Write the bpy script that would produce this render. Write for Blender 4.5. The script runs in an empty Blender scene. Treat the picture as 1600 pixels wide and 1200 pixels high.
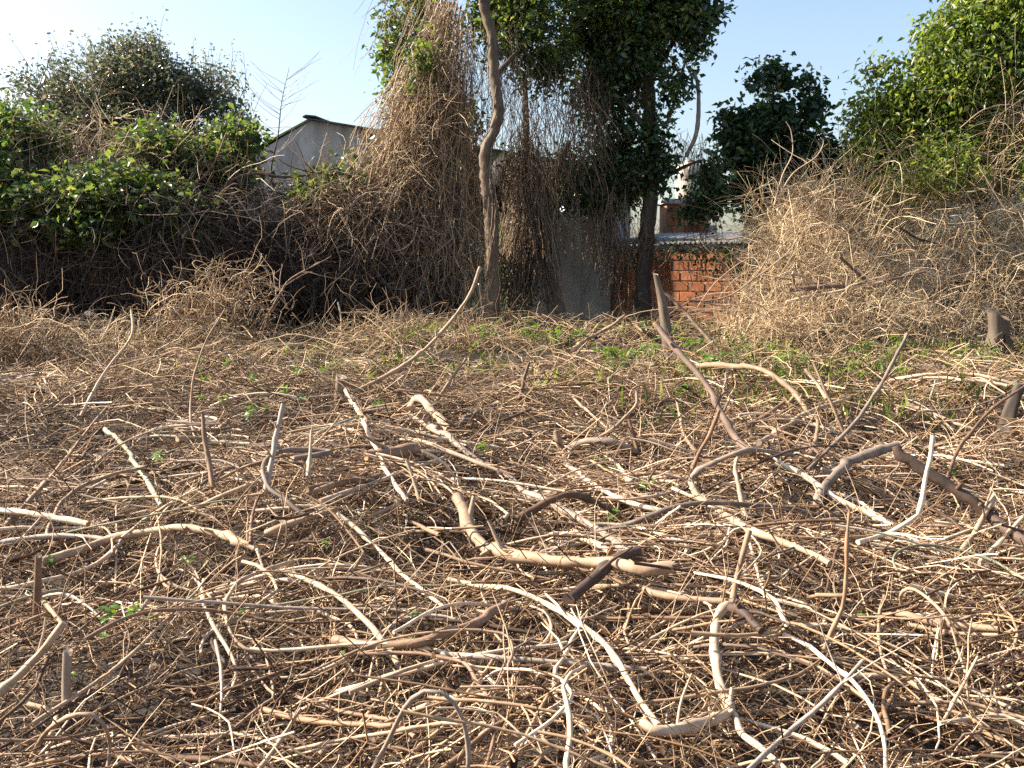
import bpy, math, random
import numpy as np
from mathutils import Vector

random.seed(11)
RNG = np.random.default_rng(11)
scene = bpy.context.scene
COL = scene.collection

# ------------------------------------------------------------------ camera, sky, sun, exposure
CAM_Z = 1.75
FPX = 35.0 / 36.0 * 1600.0
PITCH = math.atan(190.0 / FPX)            # horizon sits at pixel row 410 of 1200
cam_d = bpy.data.cameras.new('camera')
cam_d.lens = 35.0
cam_d.sensor_width = 36.0
cam_d.clip_start = 0.05
cam_d.clip_end = 3000.0
cam = bpy.data.objects.new('camera', cam_d)
COL.objects.link(cam)
cam.location = (0, 0, CAM_Z)
cam.rotation_euler = (math.pi / 2 - PITCH, 0, 0)
scene.camera = cam

SUN_AZ = math.radians(-79.0)              # measured from +Y (view direction) towards +X
SUN_EL = math.radians(34.0)
sun_dir = Vector((math.sin(SUN_AZ) * math.cos(SUN_EL), math.cos(SUN_AZ) * math.cos(SUN_EL), math.sin(SUN_EL)))
world = bpy.data.worlds.new('World')
scene.world = world
world.use_nodes = True
wn = world.node_tree
wn.nodes.clear()
sky = wn.nodes.new('ShaderNodeTexSky')
sky.sky_type = 'NISHITA'
sky.sun_disc = False
sky.sun_elevation = SUN_EL
sky.sun_rotation = SUN_AZ
sky.air_density = 1.0
sky.dust_density = 2.5
sky.ozone_density = 1.0
bg = wn.nodes.new('ShaderNodeBackground')
bg.inputs['Strength'].default_value = 0.086
wo = wn.nodes.new('ShaderNodeOutputWorld')
wn.links.new(sky.outputs[0], bg.inputs['Color'])
wn.links.new(bg.outputs[0], wo.inputs['Surface'])
sun_d = bpy.data.lights.new('sun', 'SUN')
sun_d.energy = 5.0
sun_d.angle = math.radians(0.53)
sun_d.color = (1.0, 0.905, 0.76)
sun = bpy.data.objects.new('sun', sun_d)
COL.objects.link(sun)
sun.rotation_euler = sun_dir.to_track_quat('Z', 'Y').to_euler()
scene.view_settings.view_transform = 'Standard'
scene.view_settings.look = 'None'
scene.view_settings.gamma = 1.0
scene.view_settings.use_curve_mapping = False
scene.view_settings.exposure = 1.62
scene.render.engine = 'CYCLES'
scene.cycles.max_bounces = 5
scene.cycles.diffuse_bounces = 3
scene.cycles.glossy_bounces = 2
scene.cycles.transmission_bounces = 3
scene.cycles.transparent_max_bounces = 4
scene.cycles.use_denoising = False

# ------------------------------------------------------------------ helpers: pixels, terrain
def ray(px, py):
    a = (px - 800.0) / FPX
    b = (600.0 - py) / FPX
    c, s = math.cos(PITCH), math.sin(PITCH)
    return a, c + b * s, -s + b * c

def at(px, py, Y):
    """the point of the place seen at that pixel of the photograph, Y metres ahead"""
    a, d, e = ray(px, py)
    t = Y / d
    return np.array([a * t, Y, CAM_Z + e * t])

class Waves:
    """smooth noise from a sum of sines"""
    def __init__(self, seed, dim, freq, n=7):
        r = np.random.default_rng(seed)
        k = r.normal(size=(n, dim))
        k /= np.linalg.norm(k, axis=1)[:, None]
        self.k = k * freq * r.uniform(.6, 1.6, (n, 1))
        self.p = r.uniform(0, 6.28, n)
        self.n = n
    def __call__(self, P):
        return np.sin(np.asarray(P) @ self.k.T + self.p).sum(-1) / math.sqrt(self.n)

W1, W2, W3 = Waves(1, 2, 1.3), Waves(2, 2, 3.4), Waves(3, 2, .35)

def ground_z(x, y):
    t = np.clip((np.asarray(y, float) - 5.0) / 11.0, 0, 1)
    far = np.clip((np.asarray(y, float) - 40.0) / 200.0, 0, 1)
    return 0.42 * t * t * (3 - 2 * t) - far * 1.5

BUMPS = []                                 # x, y, height, radius: heaps and hollows of the slash
def pile(x, y):
    x = np.asarray(x, float); y = np.asarray(y, float)
    P = np.stack([x, y], -1)
    h = 0.21 + 0.12 * W1(P) + 0.10 * W2(P)
    for bx, by, bh, br in BUMPS:
        h = h + bh * np.exp(-((x - bx) ** 2 + (y - by) ** 2) / (br * br))
    return np.clip(h, 0.03, 1.4)

def top_z(x, y):
    return ground_z(x, y) + pile(x, y)

def hit(px, py, h=0.0):
    """where the ray of that pixel meets the top of the slash"""
    a, d, e = ray(px, py)
    prev = 1.2
    for i in range(1, 700):
        Y = 1.2 + i * 0.035
        t = Y / d
        if CAM_Z + e * t <= top_z(a * t, Y) + h:
            lo, hi = prev, Y
            for _ in range(12):
                m = (lo + hi) / 2
                t = m / d
                if CAM_Z + e * t <= top_z(a * t, m) + h: hi = m
                else: lo = m
            return at(px, py, hi)
        prev = Y
    return at(px, py, 19.0)

for px, py, bh, br in ((640, 545, .28, 1.1), (760, 545, .12, .8), (1120, 530, .16, 1.2), (300, 590, .14, 1.0), (60, 640, .16, .9),
                       (270, 900, -.12, .45), (120, 900, -.10, .35), (790, 810, -.12, .42), (480, 960, -.08, .35), (560, 720, .10, .6),
                       (1180, 740, .12, .7), (1400, 760, .10, .7), (930, 640, .05, .6), (1450, 1000, -.08, .3), (250, 1120, -.06, .25)):
    p = hit(px, py)
    BUMPS.append((p[0], p[1], bh * 1.25, br))

# ------------------------------------------------------------------ helpers: meshes
class Bag:
    def __init__(self):
        self.v, self.f, self.n = [], [], 0
        self.m = []
    def add(self, V, F, mi=0):
        V = np.asarray(V, np.float32).reshape(-1, 3)
        F = np.asarray(F, np.int64)
        if len(V) == 0: return
        self.v.append(V); self.f.append(F + self.n); self.n += len(V)
        self.m.append(np.full(len(F), mi, np.int32))
    def mesh(self, name, mats, smooth=True):
        me = bpy.data.meshes.new(name)
        V = np.concatenate(self.v)
        tot = np.concatenate([np.full(len(f), f.shape[1]) for f in self.f])
        idx = np.concatenate([f.ravel() for f in self.f])
        me.vertices.add(len(V)); me.vertices.foreach_set('co', V.ravel())
        me.loops.add(len(idx)); me.loops.foreach_set('vertex_index', idx.astype(np.int32))
        me.polygons.add(len(tot))
        st = np.zeros(len(tot), np.int32); st[1:] = np.cumsum(tot)[:-1]
        me.polygons.foreach_set('loop_start', st)
        for m in (mats if isinstance(mats, (list, tuple)) else [mats]): me.materials.append(m)
        me.polygons.foreach_set('material_index', np.concatenate(self.m))
        me.polygons.foreach_set('use_smooth', np.full(len(tot), smooth))
        me.update(calc_edges=True)
        me.validate()
        return me
    def obj(self, name, mats, parent=None, smooth=True):
        o = bpy.data.objects.new(name, self.mesh(name, mats, smooth))
        COL.objects.link(o)
        if parent is not None: o.parent = parent
        return o

def unit(a):
    return a / np.maximum(np.linalg.norm(a, axis=-1, keepdims=True), 1e-9)

def tubes(bag, P, R, S=3, mi=0, cap=False):
    """N strands of K points as S-sided tubes"""
    P = np.asarray(P, float); R = np.asarray(R, float)
    N, K = P.shape[:2]
    T = unit(np.gradient(P, axis=1))
    mt = unit(P[:, -1] - P[:, 0] + 1e-6)
    ref = unit(np.cross(mt, RNG.normal(size=(N, 3))))
    U = unit(np.cross(T, ref[:, None, :]))
    V = np.cross(T, U)
    a = np.arange(S) / S * 2 * math.pi
    ring = U[:, :, None, :] * np.cos(a)[None, None, :, None] + V[:, :, None, :] * np.sin(a)[None, None, :, None]
    verts = (P[:, :, None, :] + ring * R[:, :, None, None]).reshape(-1, 3)
    n, k, s = np.meshgrid(np.arange(N), np.arange(K - 1), np.arange(S), indexing='ij')
    s2 = (s + 1) % S
    base = n * K * S
    q = np.stack([base + k * S + s, base + k * S + s2, base + (k + 1) * S + s2, base + (k + 1) * S + s], -1).reshape(-1, 4)
    bag.add(verts, q, mi)

def leaves(bag, C, D, Nn, L, W, fold=.18, droop=.15, mi=0):
    """folded pointed leaves, four corners each"""
    D = unit(D); Sd = unit(np.cross(D, Nn)); Nn = np.cross(Sd, D)
    L = np.asarray(L)[:, None]; W = np.asarray(W)[:, None]
    mid = C + D * L * .42
    a = mid + Sd * W * .5 + Nn * W * fold
    b = mid - Sd * W * .5 + Nn * W * fold
    tip = C + D * L - Nn * L * droop
    V = np.stack([C, a, tip, b], 1).reshape(-1, 3)
    i = np.arange(len(C)) * 4
    F = np.concatenate([np.stack([i, i + 1, i + 2], -1), np.stack([i, i + 2, i + 3], -1)])
    bag.add(V, F, mi)

def spline(pts, n):
    """Catmull-Rom through the points, n samples evenly along it"""
    P = np.asarray(pts, float)
    if len(P) == 2: P = np.stack([P[0], (P[0] + P[1]) / 2, P[1]])
    Q = np.concatenate([[2 * P[0] - P[1]], P, [2 * P[-1] - P[-2]]])
    out = []
    for i in range(len(P) - 1):
        p0, p1, p2, p3 = Q[i:i + 4]
        for t in np.linspace(0, 1, 10, endpoint=False):
            out.append(.5 * (2 * p1 + (p2 - p0) * t + (2 * p0 - 5 * p1 + 4 * p2 - p3) * t * t + (3 * p1 - p0 - 3 * p2 + p3) * t ** 3))
    out.append(P[-1]); out = np.array(out)
    d = np.concatenate([[0], np.cumsum(np.linalg.norm(np.diff(out, axis=0), axis=1))])
    s = np.linspace(0, d[-1], n)
    return np.stack([np.interp(s, d, out[:, j]) for j in range(3)], -1)

def rod(bag, P, R, S=8, mi=0, caps=True, lump=.08):
    """one tube with carried frames, uneven girth and closed ends"""
    P = np.asarray(P, float); K = len(P)
    R = np.broadcast_to(np.asarray(R, float), (K,))
    T = unit(np.gradient(P, axis=0))
    u = np.cross(T[0], [0.31, .2, .93]); u /= np.linalg.norm(u)
    V = []
    a = np.arange(S) / S * 2 * math.pi
    for k in range(K):
        u = u - T[k] * (u @ T[k]); u /= np.linalg.norm(u)
        v = np.cross(T[k], u)
        r = R[k] * (1 + RNG.normal(size=S) * lump * .6 + RNG.normal() * lump * .5)
        V.append(P[k] + u[None] * (np.cos(a) * r)[:, None] + v[None] * (np.sin(a) * r)[:, None])
    V = np.concatenate(V)
    k, s = np.meshgrid(np.arange(K - 1), np.arange(S), indexing='ij'); s2 = (s + 1) % S
    bag.add(V, np.stack([k * S + s, k * S + s2, (k + 1) * S + s2, (k + 1) * S + s], -1).reshape(-1, 4), mi)
    if caps:
        bag.add(V[:S], np.arange(S)[::-1][None], mi)
        bag.add(V[-S:], np.arange(S)[None], mi)

def disc_bag(c, n, r, S=9):
    n = n / np.linalg.norm(n)
    u = np.cross(n, [.3, .2, .9]); u /= np.linalg.norm(u); v = np.cross(n, u)
    a = np.arange(S) / S * 2 * math.pi
    rr = r * RNG.uniform(.88, 1.0, S)
    out = c + u[None] * (np.cos(a) * rr)[:, None] + v[None] * (np.sin(a) * rr)[:, None]
    V = np.concatenate([out, out + n * .004, [c + n * .005]])
    F3 = np.array([[S + i, S + (i + 1) % S, 2 * S] for i in range(S)])
    F4 = np.array([[i, (i + 1) % S, S + (i + 1) % S, S + i] for i in range(S)])
    b = Bag(); b.add(V, F4); b.add(V * 1.0, F3)
    return b

def box(bag, lo, hi, mi=0, M=None):
    x0, y0, z0 = lo; x1, y1, z1 = hi
    V = np.array([[x0, y0, z0], [x1, y0, z0], [x1, y1, z0], [x0, y1, z0], [x0, y0, z1], [x1, y0, z1], [x1, y1, z1], [x0, y1, z1]], float)
    if M is not None: V = M(V)
    bag.add(V, [[0, 3, 2, 1], [4, 5, 6, 7], [0, 1, 5, 4], [1, 2, 6, 5], [2, 3, 7, 6], [3, 0, 4, 7]], mi)

def tag(o, label, cat, group=None, kind=None):
    if label: o['label'] = label
    if cat: o['category'] = cat
    if group: o['group'] = group
    if kind: o['kind'] = kind
    return o

def thing(name, label, cat, loc=(0, 0, 0), group=None):
    o = bpy.data.objects.new(name, None)
    o.empty_display_size = .1
    COL.objects.link(o)
    o.location = loc
    return tag(o, label, cat, group)

def stuff(o):
    o['kind'] = 'stuff'
    return o

def moved(bag, loc):
    """bag coordinates relative to a thing's base"""
    l = np.asarray(loc, np.float32)
    bag.v = [v - l for v in bag.v]
    return bag

# ------------------------------------------------------------------ materials
def new_mat(name):
    m = bpy.data.materials.new(name); m.use_nodes = True
    nt = m.node_tree; nt.nodes.clear()
    out = nt.nodes.new('ShaderNodeOutputMaterial')
    return m, nt, out

def ramp(nt, stops):
    r = nt.nodes.new('ShaderNodeValToRGB')
    e = r.color_ramp.elements
    while len(e) < len(stops): e.new(.5)
    for i, (p, c) in enumerate(stops):
        e[i].position = p; e[i].color = (*c, 1)
    return r

def wood(name, stops, island=True, mottle=.5, scale=30.0, rough=.7, bump=.25, spec=.3, streak=None):
    """bark or dead stem: tone differs per stem, mottled and slightly rough"""
    m, nt, out = new_mat(name); L = nt.links
    b = nt.nodes.new('ShaderNodeBsdfPrincipled')
    b.inputs['Roughness'].default_value = rough
    b.inputs['Specular IOR Level'].default_value = spec
    geo = nt.nodes.new('ShaderNodeNewGeometry')
    oi = nt.nodes.new('ShaderNodeObjectInfo')
    tc = nt.nodes.new('ShaderNodeTexCoord')
    nz = nt.nodes.new('ShaderNodeTexNoise')
    nz.inputs['Scale'].default_value = scale; nz.inputs['Detail'].default_value = 4
    if streak:
        mp = nt.nodes.new('ShaderNodeMapping'); mp.inputs['Scale'].default_value = streak
        L.new(tc.outputs['Object'], mp.inputs[0]); L.new(mp.outputs[0], nz.inputs['Vector'])
    else:
        L.new(tc.outputs['Object'], nz.inputs['Vector'])
    mix = nt.nodes.new('ShaderNodeMath'); mix.operation = 'MULTIPLY_ADD'
    L.new(nz.outputs['Fac'], mix.inputs[0]); mix.inputs[1].default_value = mottle
    sub = nt.nodes.new('ShaderNodeMath'); sub.operation = 'MULTIPLY_ADD'
    L.new(geo.outputs['Random Per Island'] if island else oi.outputs['Random'], sub.inputs[0])
    sub.inputs[1].default_value = 1.0; sub.inputs[2].default_value = -mottle * .5
    L.new(sub.outputs[0], mix.inputs[2])
    r = ramp(nt, stops)
    L.new(mix.outputs[0], r.inputs[0]); L.new(r.outputs[0], b.inputs['Base Color'])
    bp = nt.nodes.new('ShaderNodeBump'); bp.inputs['Strength'].default_value = bump; bp.inputs['Distance'].default_value = .01
    L.new(nz.outputs['Fac'], bp.inputs['Height']); L.new(bp.outputs[0], b.inputs['Normal'])
    L.new(b.outputs[0], out.inputs['Surface'])
    return m

def leafmat(name, stops, trans=(.25, .4, .06), tfac=.35, rough=.38, spec=.5):
    m, nt, out = new_mat(name); L = nt.links
    b = nt.nodes.new('ShaderNodeBsdfPrincipled')
    b.inputs['Roughness'].default_value = rough
    b.inputs['Specular IOR Level'].default_value = spec
    t = nt.nodes.new('ShaderNodeBsdfTranslucent')
    geo = nt.nodes.new('ShaderNodeNewGeometry')
    r = ramp(nt, stops)
    L.new(geo.outputs['Random Per Island'], r.inputs[0]); L.new(r.outputs[0], b.inputs['Base Color'])
    mx = nt.nodes.new('ShaderNodeMix'); mx.data_type = 'RGBA'; mx.blend_type = 'MULTIPLY'; mx.inputs[0].default_value = 0
    hue = nt.nodes.new('ShaderNodeHueSaturation'); hue.inputs['Value'].default_value = 1.9; hue.inputs['Saturation'].default_value = 1.15
    hue.inputs['Hue'].default_value = .485
    L.new(r.outputs[0], hue.inputs['Color']); L.new(hue.outputs[0], t.inputs['Color'])
    ms = nt.nodes.new('ShaderNodeMixShader'); ms.inputs[0].default_value = tfac
    L.new(b.outputs[0], ms.inputs[1]); L.new(t.outputs[0], ms.inputs[2])
    L.new(ms.outputs[0], out.inputs['Surface'])
    return m

def plaster(name, c1, c2, scale=1.2, rough=.85, stains=True):
    m, nt, out = new_mat(name); L = nt.links
    b = nt.nodes.new('ShaderNodeBsdfPrincipled'); b.inputs['Roughness'].default_value = rough
    tc = nt.nodes.new('ShaderNodeTexCoord')
    mp = nt.nodes.new('ShaderNodeMapping'); mp.inputs['Scale'].default_value = (1.2, 1.2, .25) if stains else (1, 1, 1)
    L.new(tc.outputs['Object'], mp.inputs[0])
    n1 = nt.nodes.new('ShaderNodeTexNoise'); n1.inputs['Scale'].default_value = scale; n1.inputs['Detail'].default_value = 6
    n1.inputs['Roughness'].default_value = .65
    L.new(mp.outputs[0], n1.inputs['Vector'])
    r = ramp(nt, [(.36, c2), (.6, c1)])
    L.new(n1.outputs['Fac'], r.inputs[0]); L.new(r.outputs[0], b.inputs['Base Color'])
    n2 = nt.nodes.new('ShaderNodeTexNoise'); n2.inputs['Scale'].default_value = 25; n2.inputs['Detail'].default_value = 4
    L.new(tc.outputs['Object'], n2.inputs['Vector'])
    bp = nt.nodes.new('ShaderNodeBump'); bp.inputs['Strength'].default_value = .12; bp.inputs['Distance'].default_value = .01
    L.new(n2.outputs['Fac'], bp.inputs['Height']); L.new(bp.outputs[0], b.inputs['Normal'])
    L.new(b.outputs[0], out.inputs['Surface'])
    return m

M = {}
# dead stems, from dark ones to bleached ones
M['litter'] = wood('dead_stem_litter', [(0, (.032, .017, .009)), (.3, (.10, .054, .027)), (.6, (.25, .146, .076)), (.85, (.43, .286, .165)), (1, (.62, .46, .31))], mottle=.3)  # dark end lowered to deepen the shade in the gaps
M['stems'] = wood('cut_vine_stems', [(0, (.05, .029, .017)), (.3, (.16, .094, .052)), (.6, (.36, .24, .145)), (.84, (.56, .42, .285)), (1, (.68, .55, .41))], mottle=.4, scale=22)
M['hay'] = wood('flattened_dry_vine', [(0, (.07, .039, .021)), (.33, (.22, .138, .074)), (.68, (.41, .284, .165)), (1, (.60, .46, .295))], mottle=.25)
M['vine_sun'] = wood('dry_hanging_vine', [(0, (.05, .03, .018)), (.25, (.17, .107, .062)), (.6, (.40, .275, .165)), (.85, (.54, .40, .25)), (1, (.66, .53, .36))], mottle=.25)  # sunlit tone put into the colour of the dry strands
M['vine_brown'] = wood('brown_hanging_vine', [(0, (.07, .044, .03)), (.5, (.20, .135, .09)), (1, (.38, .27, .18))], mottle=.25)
M['thicket'] = wood('dry_thicket_twig', [(0, (.12, .074, .042)), (.15, (.32, .21, .12)), (.5, (.56, .41, .245)), (.85, (.68, .53, .34)), (1, (.76, .64, .45))], mottle=.25)
M['bankdark'] = wood('shade_toned_bank_twig', [(0, (.022, .015, .012)), (.5, (.055, .038, .03)), (1, (.14, .10, .075))], mottle=.25)  # near-black tone paints in the shade of the bank's front
M['banktrail'] = wood('shade_toned_trailing_stem', [(0, (.03, .02, .015)), (.6, (.09, .062, .046)), (1, (.24, .17, .125))], mottle=.25)  # dark tone puts the bank's shade into the stem colour
for nm, st in {'pale': [(0, (.28, .19, .115)), (.5, (.50, .375, .26)), (1, (.64, .52, .39))],
               'tan': [(0, (.23, .15, .095)), (.5, (.37, .26, .175)), (1, (.49, .37, .265))],
               'brown': [(0, (.10, .058, .034)), (.5, (.20, .122, .075)), (1, (.31, .21, .14))],
               'grey': [(0, (.14, .105, .08)), (.5, (.27, .21, .165)), (1, (.40, .33, .27))],
               'dark': [(0, (.045, .028, .02)), (.5, (.09, .058, .042)), (1, (.17, .115, .085))],
               'red': [(0, (.15, .08, .046)), (.5, (.27, .155, .088)), (1, (.38, .25, .155))],
               'green': [(0, (.14, .13, .08)), (.5, (.24, .23, .15)), (1, (.36, .33, .23))]}.items():
    M[nm] = wood(nm + '_branch', st, island=False, mottle=1.25, scale=13, bump=.45)
M['oldcut'] = wood('weathered_cut_wood', [(0, (.20, .13, .08)), (.5, (.36, .26, .17)), (1, (.50, .39, .28))], island=False, mottle=.9, scale=25, bump=.6)
M['cut'] = wood('cut_wood', [(0, (.36, .17, .07)), (.5, (.52, .29, .13)), (1, (.62, .42, .24))], island=False, mottle=.5, scale=60)
M['trunk'] = wood('smooth_trunk_bark', [(0, (.06, .043, .028)), (.5, (.155, .112, .072)), (1, (.29, .225, .15))], island=False, mottle=1.3, scale=14, bump=1.0, streak=(1, 1, .3))
M['trunkdark'] = wood('dark_trunk_bark', [(0, (.035, .026, .02)), (.5, (.075, .056, .042)), (1, (.15, .115, .085))], island=False, mottle=.9, scale=9, bump=.8, streak=(1, 1, .3))
M['stump'] = wood('weathered_stump_bark', [(0, (.10, .075, .055)), (.5, (.22, .165, .12)), (1, (.36, .29, .22))], island=False, mottle=.9, scale=14, bump=.9, streak=(1, 1, .2))
M['leaf_ivy'] = leafmat('dark_glossy_leaf', [(0, (.016, .036, .014)), (.5, (.036, .072, .024)), (.88, (.07, .125, .035)), (1, (.13, .19, .05))], tfac=.33, rough=.28, spec=.7)
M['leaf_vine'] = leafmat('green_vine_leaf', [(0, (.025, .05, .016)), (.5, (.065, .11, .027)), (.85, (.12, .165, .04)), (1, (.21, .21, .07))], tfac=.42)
M['leaf_grey'] = leafmat('greyish_tree_leaf', [(0, (.040, .055, .032)), (.6, (.080, .10, .055)), (.88, (.13, .13, .075)), (1, (.20, .16, .10))], tfac=.38, rough=.25, spec=.9)
M['leaf_yellow'] = leafmat('yellow_green_leaf', [(0, (.045, .08, .018)), (.5, (.10, .15, .03)), (.9, (.18, .22, .05)), (1, (.27, .26, .08))], tfac=.5)
M['leaf_dark'] = leafmat('deep_green_leaf', [(0, (.014, .034, .014)), (.6, (.030, .062, .022)), (.93, (.055, .10, .03)), (1, (.10, .15, .04))], tfac=.25, rough=.35, spec=.5)
M['leaf_willow'] = leafmat('narrow_green_leaf', [(0, (.03, .07, .016)), (.6, (.06, .115, .025)), (1, (.12, .18, .04))], tfac=.4)
M['sprout'] = leafmat('fresh_sprout_leaf', [(0, (.05, .13, .016)), (.6, (.09, .19, .025)), (1, (.16, .25, .04))], tfac=.4)
M['grass'] = leafmat('new_grass_blade', [(0, (.06, .11, .02)), (.5, (.12, .17, .035)), (1, (.24, .23, .09))], tfac=.4)
M['dryleaf'] = leafmat('dead_fallen_leaf', [(0, (.05, .03, .018)), (.6, (.12, .076, .046)), (.9, (.24, .165, .105)), (1, (.46, .37, .28))], tfac=.15, rough=.7, spec=.2)
M['core'] = wood('dark_blocking_core', [(0, (.018, .013, .010)), (.5, (.035, .026, .02)), (1, (.07, .05, .038))], island=False, mottle=1, scale=12, bump=1)  # for the solid dark hulls added to block light inside the brush
M['plaster'] = plaster('grey_render', (.43, .43, .42), (.20, .19, .175))
M['concrete'] = plaster('weathered_concrete', (.42, .42, .38), (.24, .25, .21), scale=3, stains=False)
M['mortar'] = plaster('mortar', (.50, .43, .37), (.34, .29, .25), scale=5, stains=False)
M['roof'] = plaster('fibre_cement_sheet', (.32, .31, .29), (.19, .185, .175), scale=2, stains=False)
M['rooftile'] = plaster('dark_ridge_cap', (.10, .10, .10), (.05, .05, .05), scale=4, stains=False)
M['cream'] = plaster('cream_paint', (.58, .50, .43), (.40, .33, .27), scale=2, stains=False)
M['moss'] = plaster('mossy_edge', (.22, .22, .10), (.12, .13, .05), scale=6, stains=False)
M['sheet'] = plaster('grey_plastic_sheet', (.44, .42, .43), (.28, .27, .28), scale=3, stains=False)
M['brickside'] = plaster('old_brick_masonry', (.30, .15, .09), (.20, .10, .06), scale=6, stains=False)
M['brick'] = wood('hollow_clay_brick', [(0, (.18, .064, .030)), (.45, (.36, .128, .054)), (.8, (.46, .19, .092)), (1, (.48, .28, .17))], island=False, mottle=.9, scale=18, bump=.4)
def lamp_mat():
    m, nt, out = new_mat('white_globe_glass')
    b = nt.nodes.new('ShaderNodeBsdfPrincipled')
    b.inputs['Base Color'].default_value = (.85, .85, .83, 1); b.inputs['Roughness'].default_value = .2
    b.inputs['Emission Color'].default_value = (1, .97, .92, 1); b.inputs['Emission Strength'].default_value = 1.2
    nt.links.new(b.outputs[0], out.inputs['Surface'])
    return m
M['globe'] = lamp_mat()
def soil_mat():
    m, nt, out = new_mat('soil'); L = nt.links
    b = nt.nodes.new('ShaderNodeBsdfPrincipled'); b.inputs['Roughness'].default_value = .95
    tc = nt.nodes.new('ShaderNodeTexCoord')
    n = nt.nodes.new('ShaderNodeTexNoise'); n.inputs['Scale'].default_value = 9; n.inputs['Detail'].default_value = 8; n.inputs['Roughness'].default_value = .7
    L.new(tc.outputs['Object'], n.inputs['Vector'])
    r = ramp(nt, [(.3, (.020, .014, .010)), (.55, (.045, .031, .022)), (.75, (.085, .06, .042))])
    L.new(n.outputs['Fac'], r.inputs[0]); L.new(r.outputs[0], b.inputs['Base Color'])
    bp = nt.nodes.new('ShaderNodeBump'); bp.inputs['Strength'].default_value = 1; bp.inputs['Distance'].default_value = .04
    L.new(n.outputs['Fac'], bp.inputs['Height']); L.new(bp.outputs[0], b.inputs['Normal'])
    L.new(b.outputs[0], out.inputs['Surface'])
    return m
M['soil'] = soil_mat()

# ------------------------------------------------------------------ ground: one sheet to the horizon
gx = np.concatenate([-np.geomspace(900, 16, 12), np.linspace(-15, 15, 121), np.geomspace(16, 900, 12)])
gy = np.concatenate([[-600, -200, -60, -20, -8, -3], np.linspace(0, 24, 97), np.geomspace(26, 1200, 14)])
X, Y = np.meshgrid(gx, gy)
Z = ground_z(X, Y) + np.where((np.abs(X) < 15.5) & (Y < 24.5) & (Y > -1), .02 * W2(np.stack([X, Y], -1)) + .3 * (pile(X, Y) - .17), 0)
nx, ny = len(gx), len(gy)
j, i = np.meshgrid(np.arange(ny - 1), np.arange(nx - 1), indexing='ij')
b = Bag(); b.add(np.stack([X, Y, Z], -1), np.stack([j * nx + i, j * nx + i + 1, (j + 1) * nx + i + 1, (j + 1) * nx + i], -1).reshape(-1, 4))
tag(b.obj('ground', M['soil']), 'dark brown soil of the cleared lot under the cut brush', None, kind='structure')

# ------------------------------------------------------------------ the grey house, brick wall and what stands behind it
PHI = math.radians(10)
H0 = at(955, 400, 20.7)[:2]                # right corner of the gable wall
HD = np.array([-math.cos(PHI), math.sin(PHI)])    # along the wall, away to the far corner
HN = np.array([-math.sin(PHI), -math.cos(PHI)])   # towards the camera side
def on_wall(px, py):
    """distance along the gable wall and height seen at that pixel"""
    a, d, e = ray(px, py)
    k = a / d
    t = (H0[0] - k * H0[1]) / (k * HD[1] - HD[0])
    return t, at(px, py, H0[1] + HD[1] * t)[2]
def wallM(V):
    """wall coordinates (along, outwards, up) to the place"""
    V = np.asarray(V, float)
    xy = H0 + V[:, :1] * HD + V[:, 1:2] * HN
    return np.concatenate([xy, V[:, 2:3]], 1)
house = thing('grey_house', 'grey rendered house with low gable roof behind the vine covered tree', 'house', (*(H0 + HD * 4), .3))
HL = np.array(house.location)
prof = [on_wall(955, 266), on_wall(485, 188), on_wall(380, 252)]
prof.append((prof[-1][0] + 3.0, prof[-1][1] - 1.35))
outline = [(0.0, .2)] + [(t, z) for t, z in prof] + [(prof[-1][0], .2)]
b = Bag(); n = len(outline)
DEEP = 7.0
V = wallM([(t, 0, z) for t, z in outline] + [(t, -DEEP, z) for t, z in outline])
b.add(V, np.arange(n)[::-1][None]); b.add(V[n:], np.arange(n)[None])
b.add(V, [[i, (i + 1) % n, n + (i + 1) % n, n + i] for i in range(n)])
moved(b, HL).obj('wall', M['plaster'], house, smooth=False)
def slope(p, q, th, over, name, mat, lift=.004):
    b = Bag()
    (t0, z0), (t1, z1) = p, q
    V = wallM([(t0, over, z0 + lift), (t1, over, z1 + lift), (t1, -DEEP - .2, z1 + lift), (t0, -DEEP - .2, z0 + lift),
               (t0, over, z0 + th), (t1, over, z1 + th), (t1, -DEEP - .2, z1 + th), (t0, -DEEP - .2, z0 + th)])
    b.add(V, [[0, 3, 2, 1], [4, 5, 6, 7], [0, 1, 5, 4], [1, 2, 6, 5], [2, 3, 7, 6], [3, 0, 4, 7]])
    return moved(b, HL).obj(name, mat, house, smooth=False)
e0 = (prof[0][0] - .35, prof[0][1] - .07)
slope(e0, prof[1], .035, .2, 'roof_sheet', M['rooftile'])
slope(prof[1], prof[3], .05, .03, 'roof_edge', M['moss'])
ridge = on_wall(480, 190.5), prof[1], on_wall(500, 189.5)
b = Bag()
for p, q in ((ridge[0], ridge[1]), (ridge[1], ridge[2])):
    (t0, z0), (t1, z1) = p, q
    V = wallM([(t0, .26, z0 + .055), (t1, .26, z1 + .055), (t1, -DEEP, z1 + .055), (t0, -DEEP, z0 + .055), (t0, .26, z0 + .085), (t1, .26, z1 + .085), (t1, -DEEP, z1 + .085), (t0, -DEEP, z0 + .085)])
    b.add(V, [[0, 3, 2, 1], [4, 5, 6, 7], [0, 1, 5, 4], [1, 2, 6, 5], [2, 3, 7, 6], [3, 0, 4, 7]])
moved(b, HL).obj('ridge_cap', M['rooftile'], house, smooth=False)
t, z = on_wall(569, 208)
b = Bag(); box(b, (t - .06, .0, z - .1), (t + .06, .10, z + .02), M=wallM); box(b, (t - .03, .1, z - .06), (t + .03, .16, z + .08), M=wallM)
moved(b, HL).obj('bracket', M['rooftile'], house, smooth=False)
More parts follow.
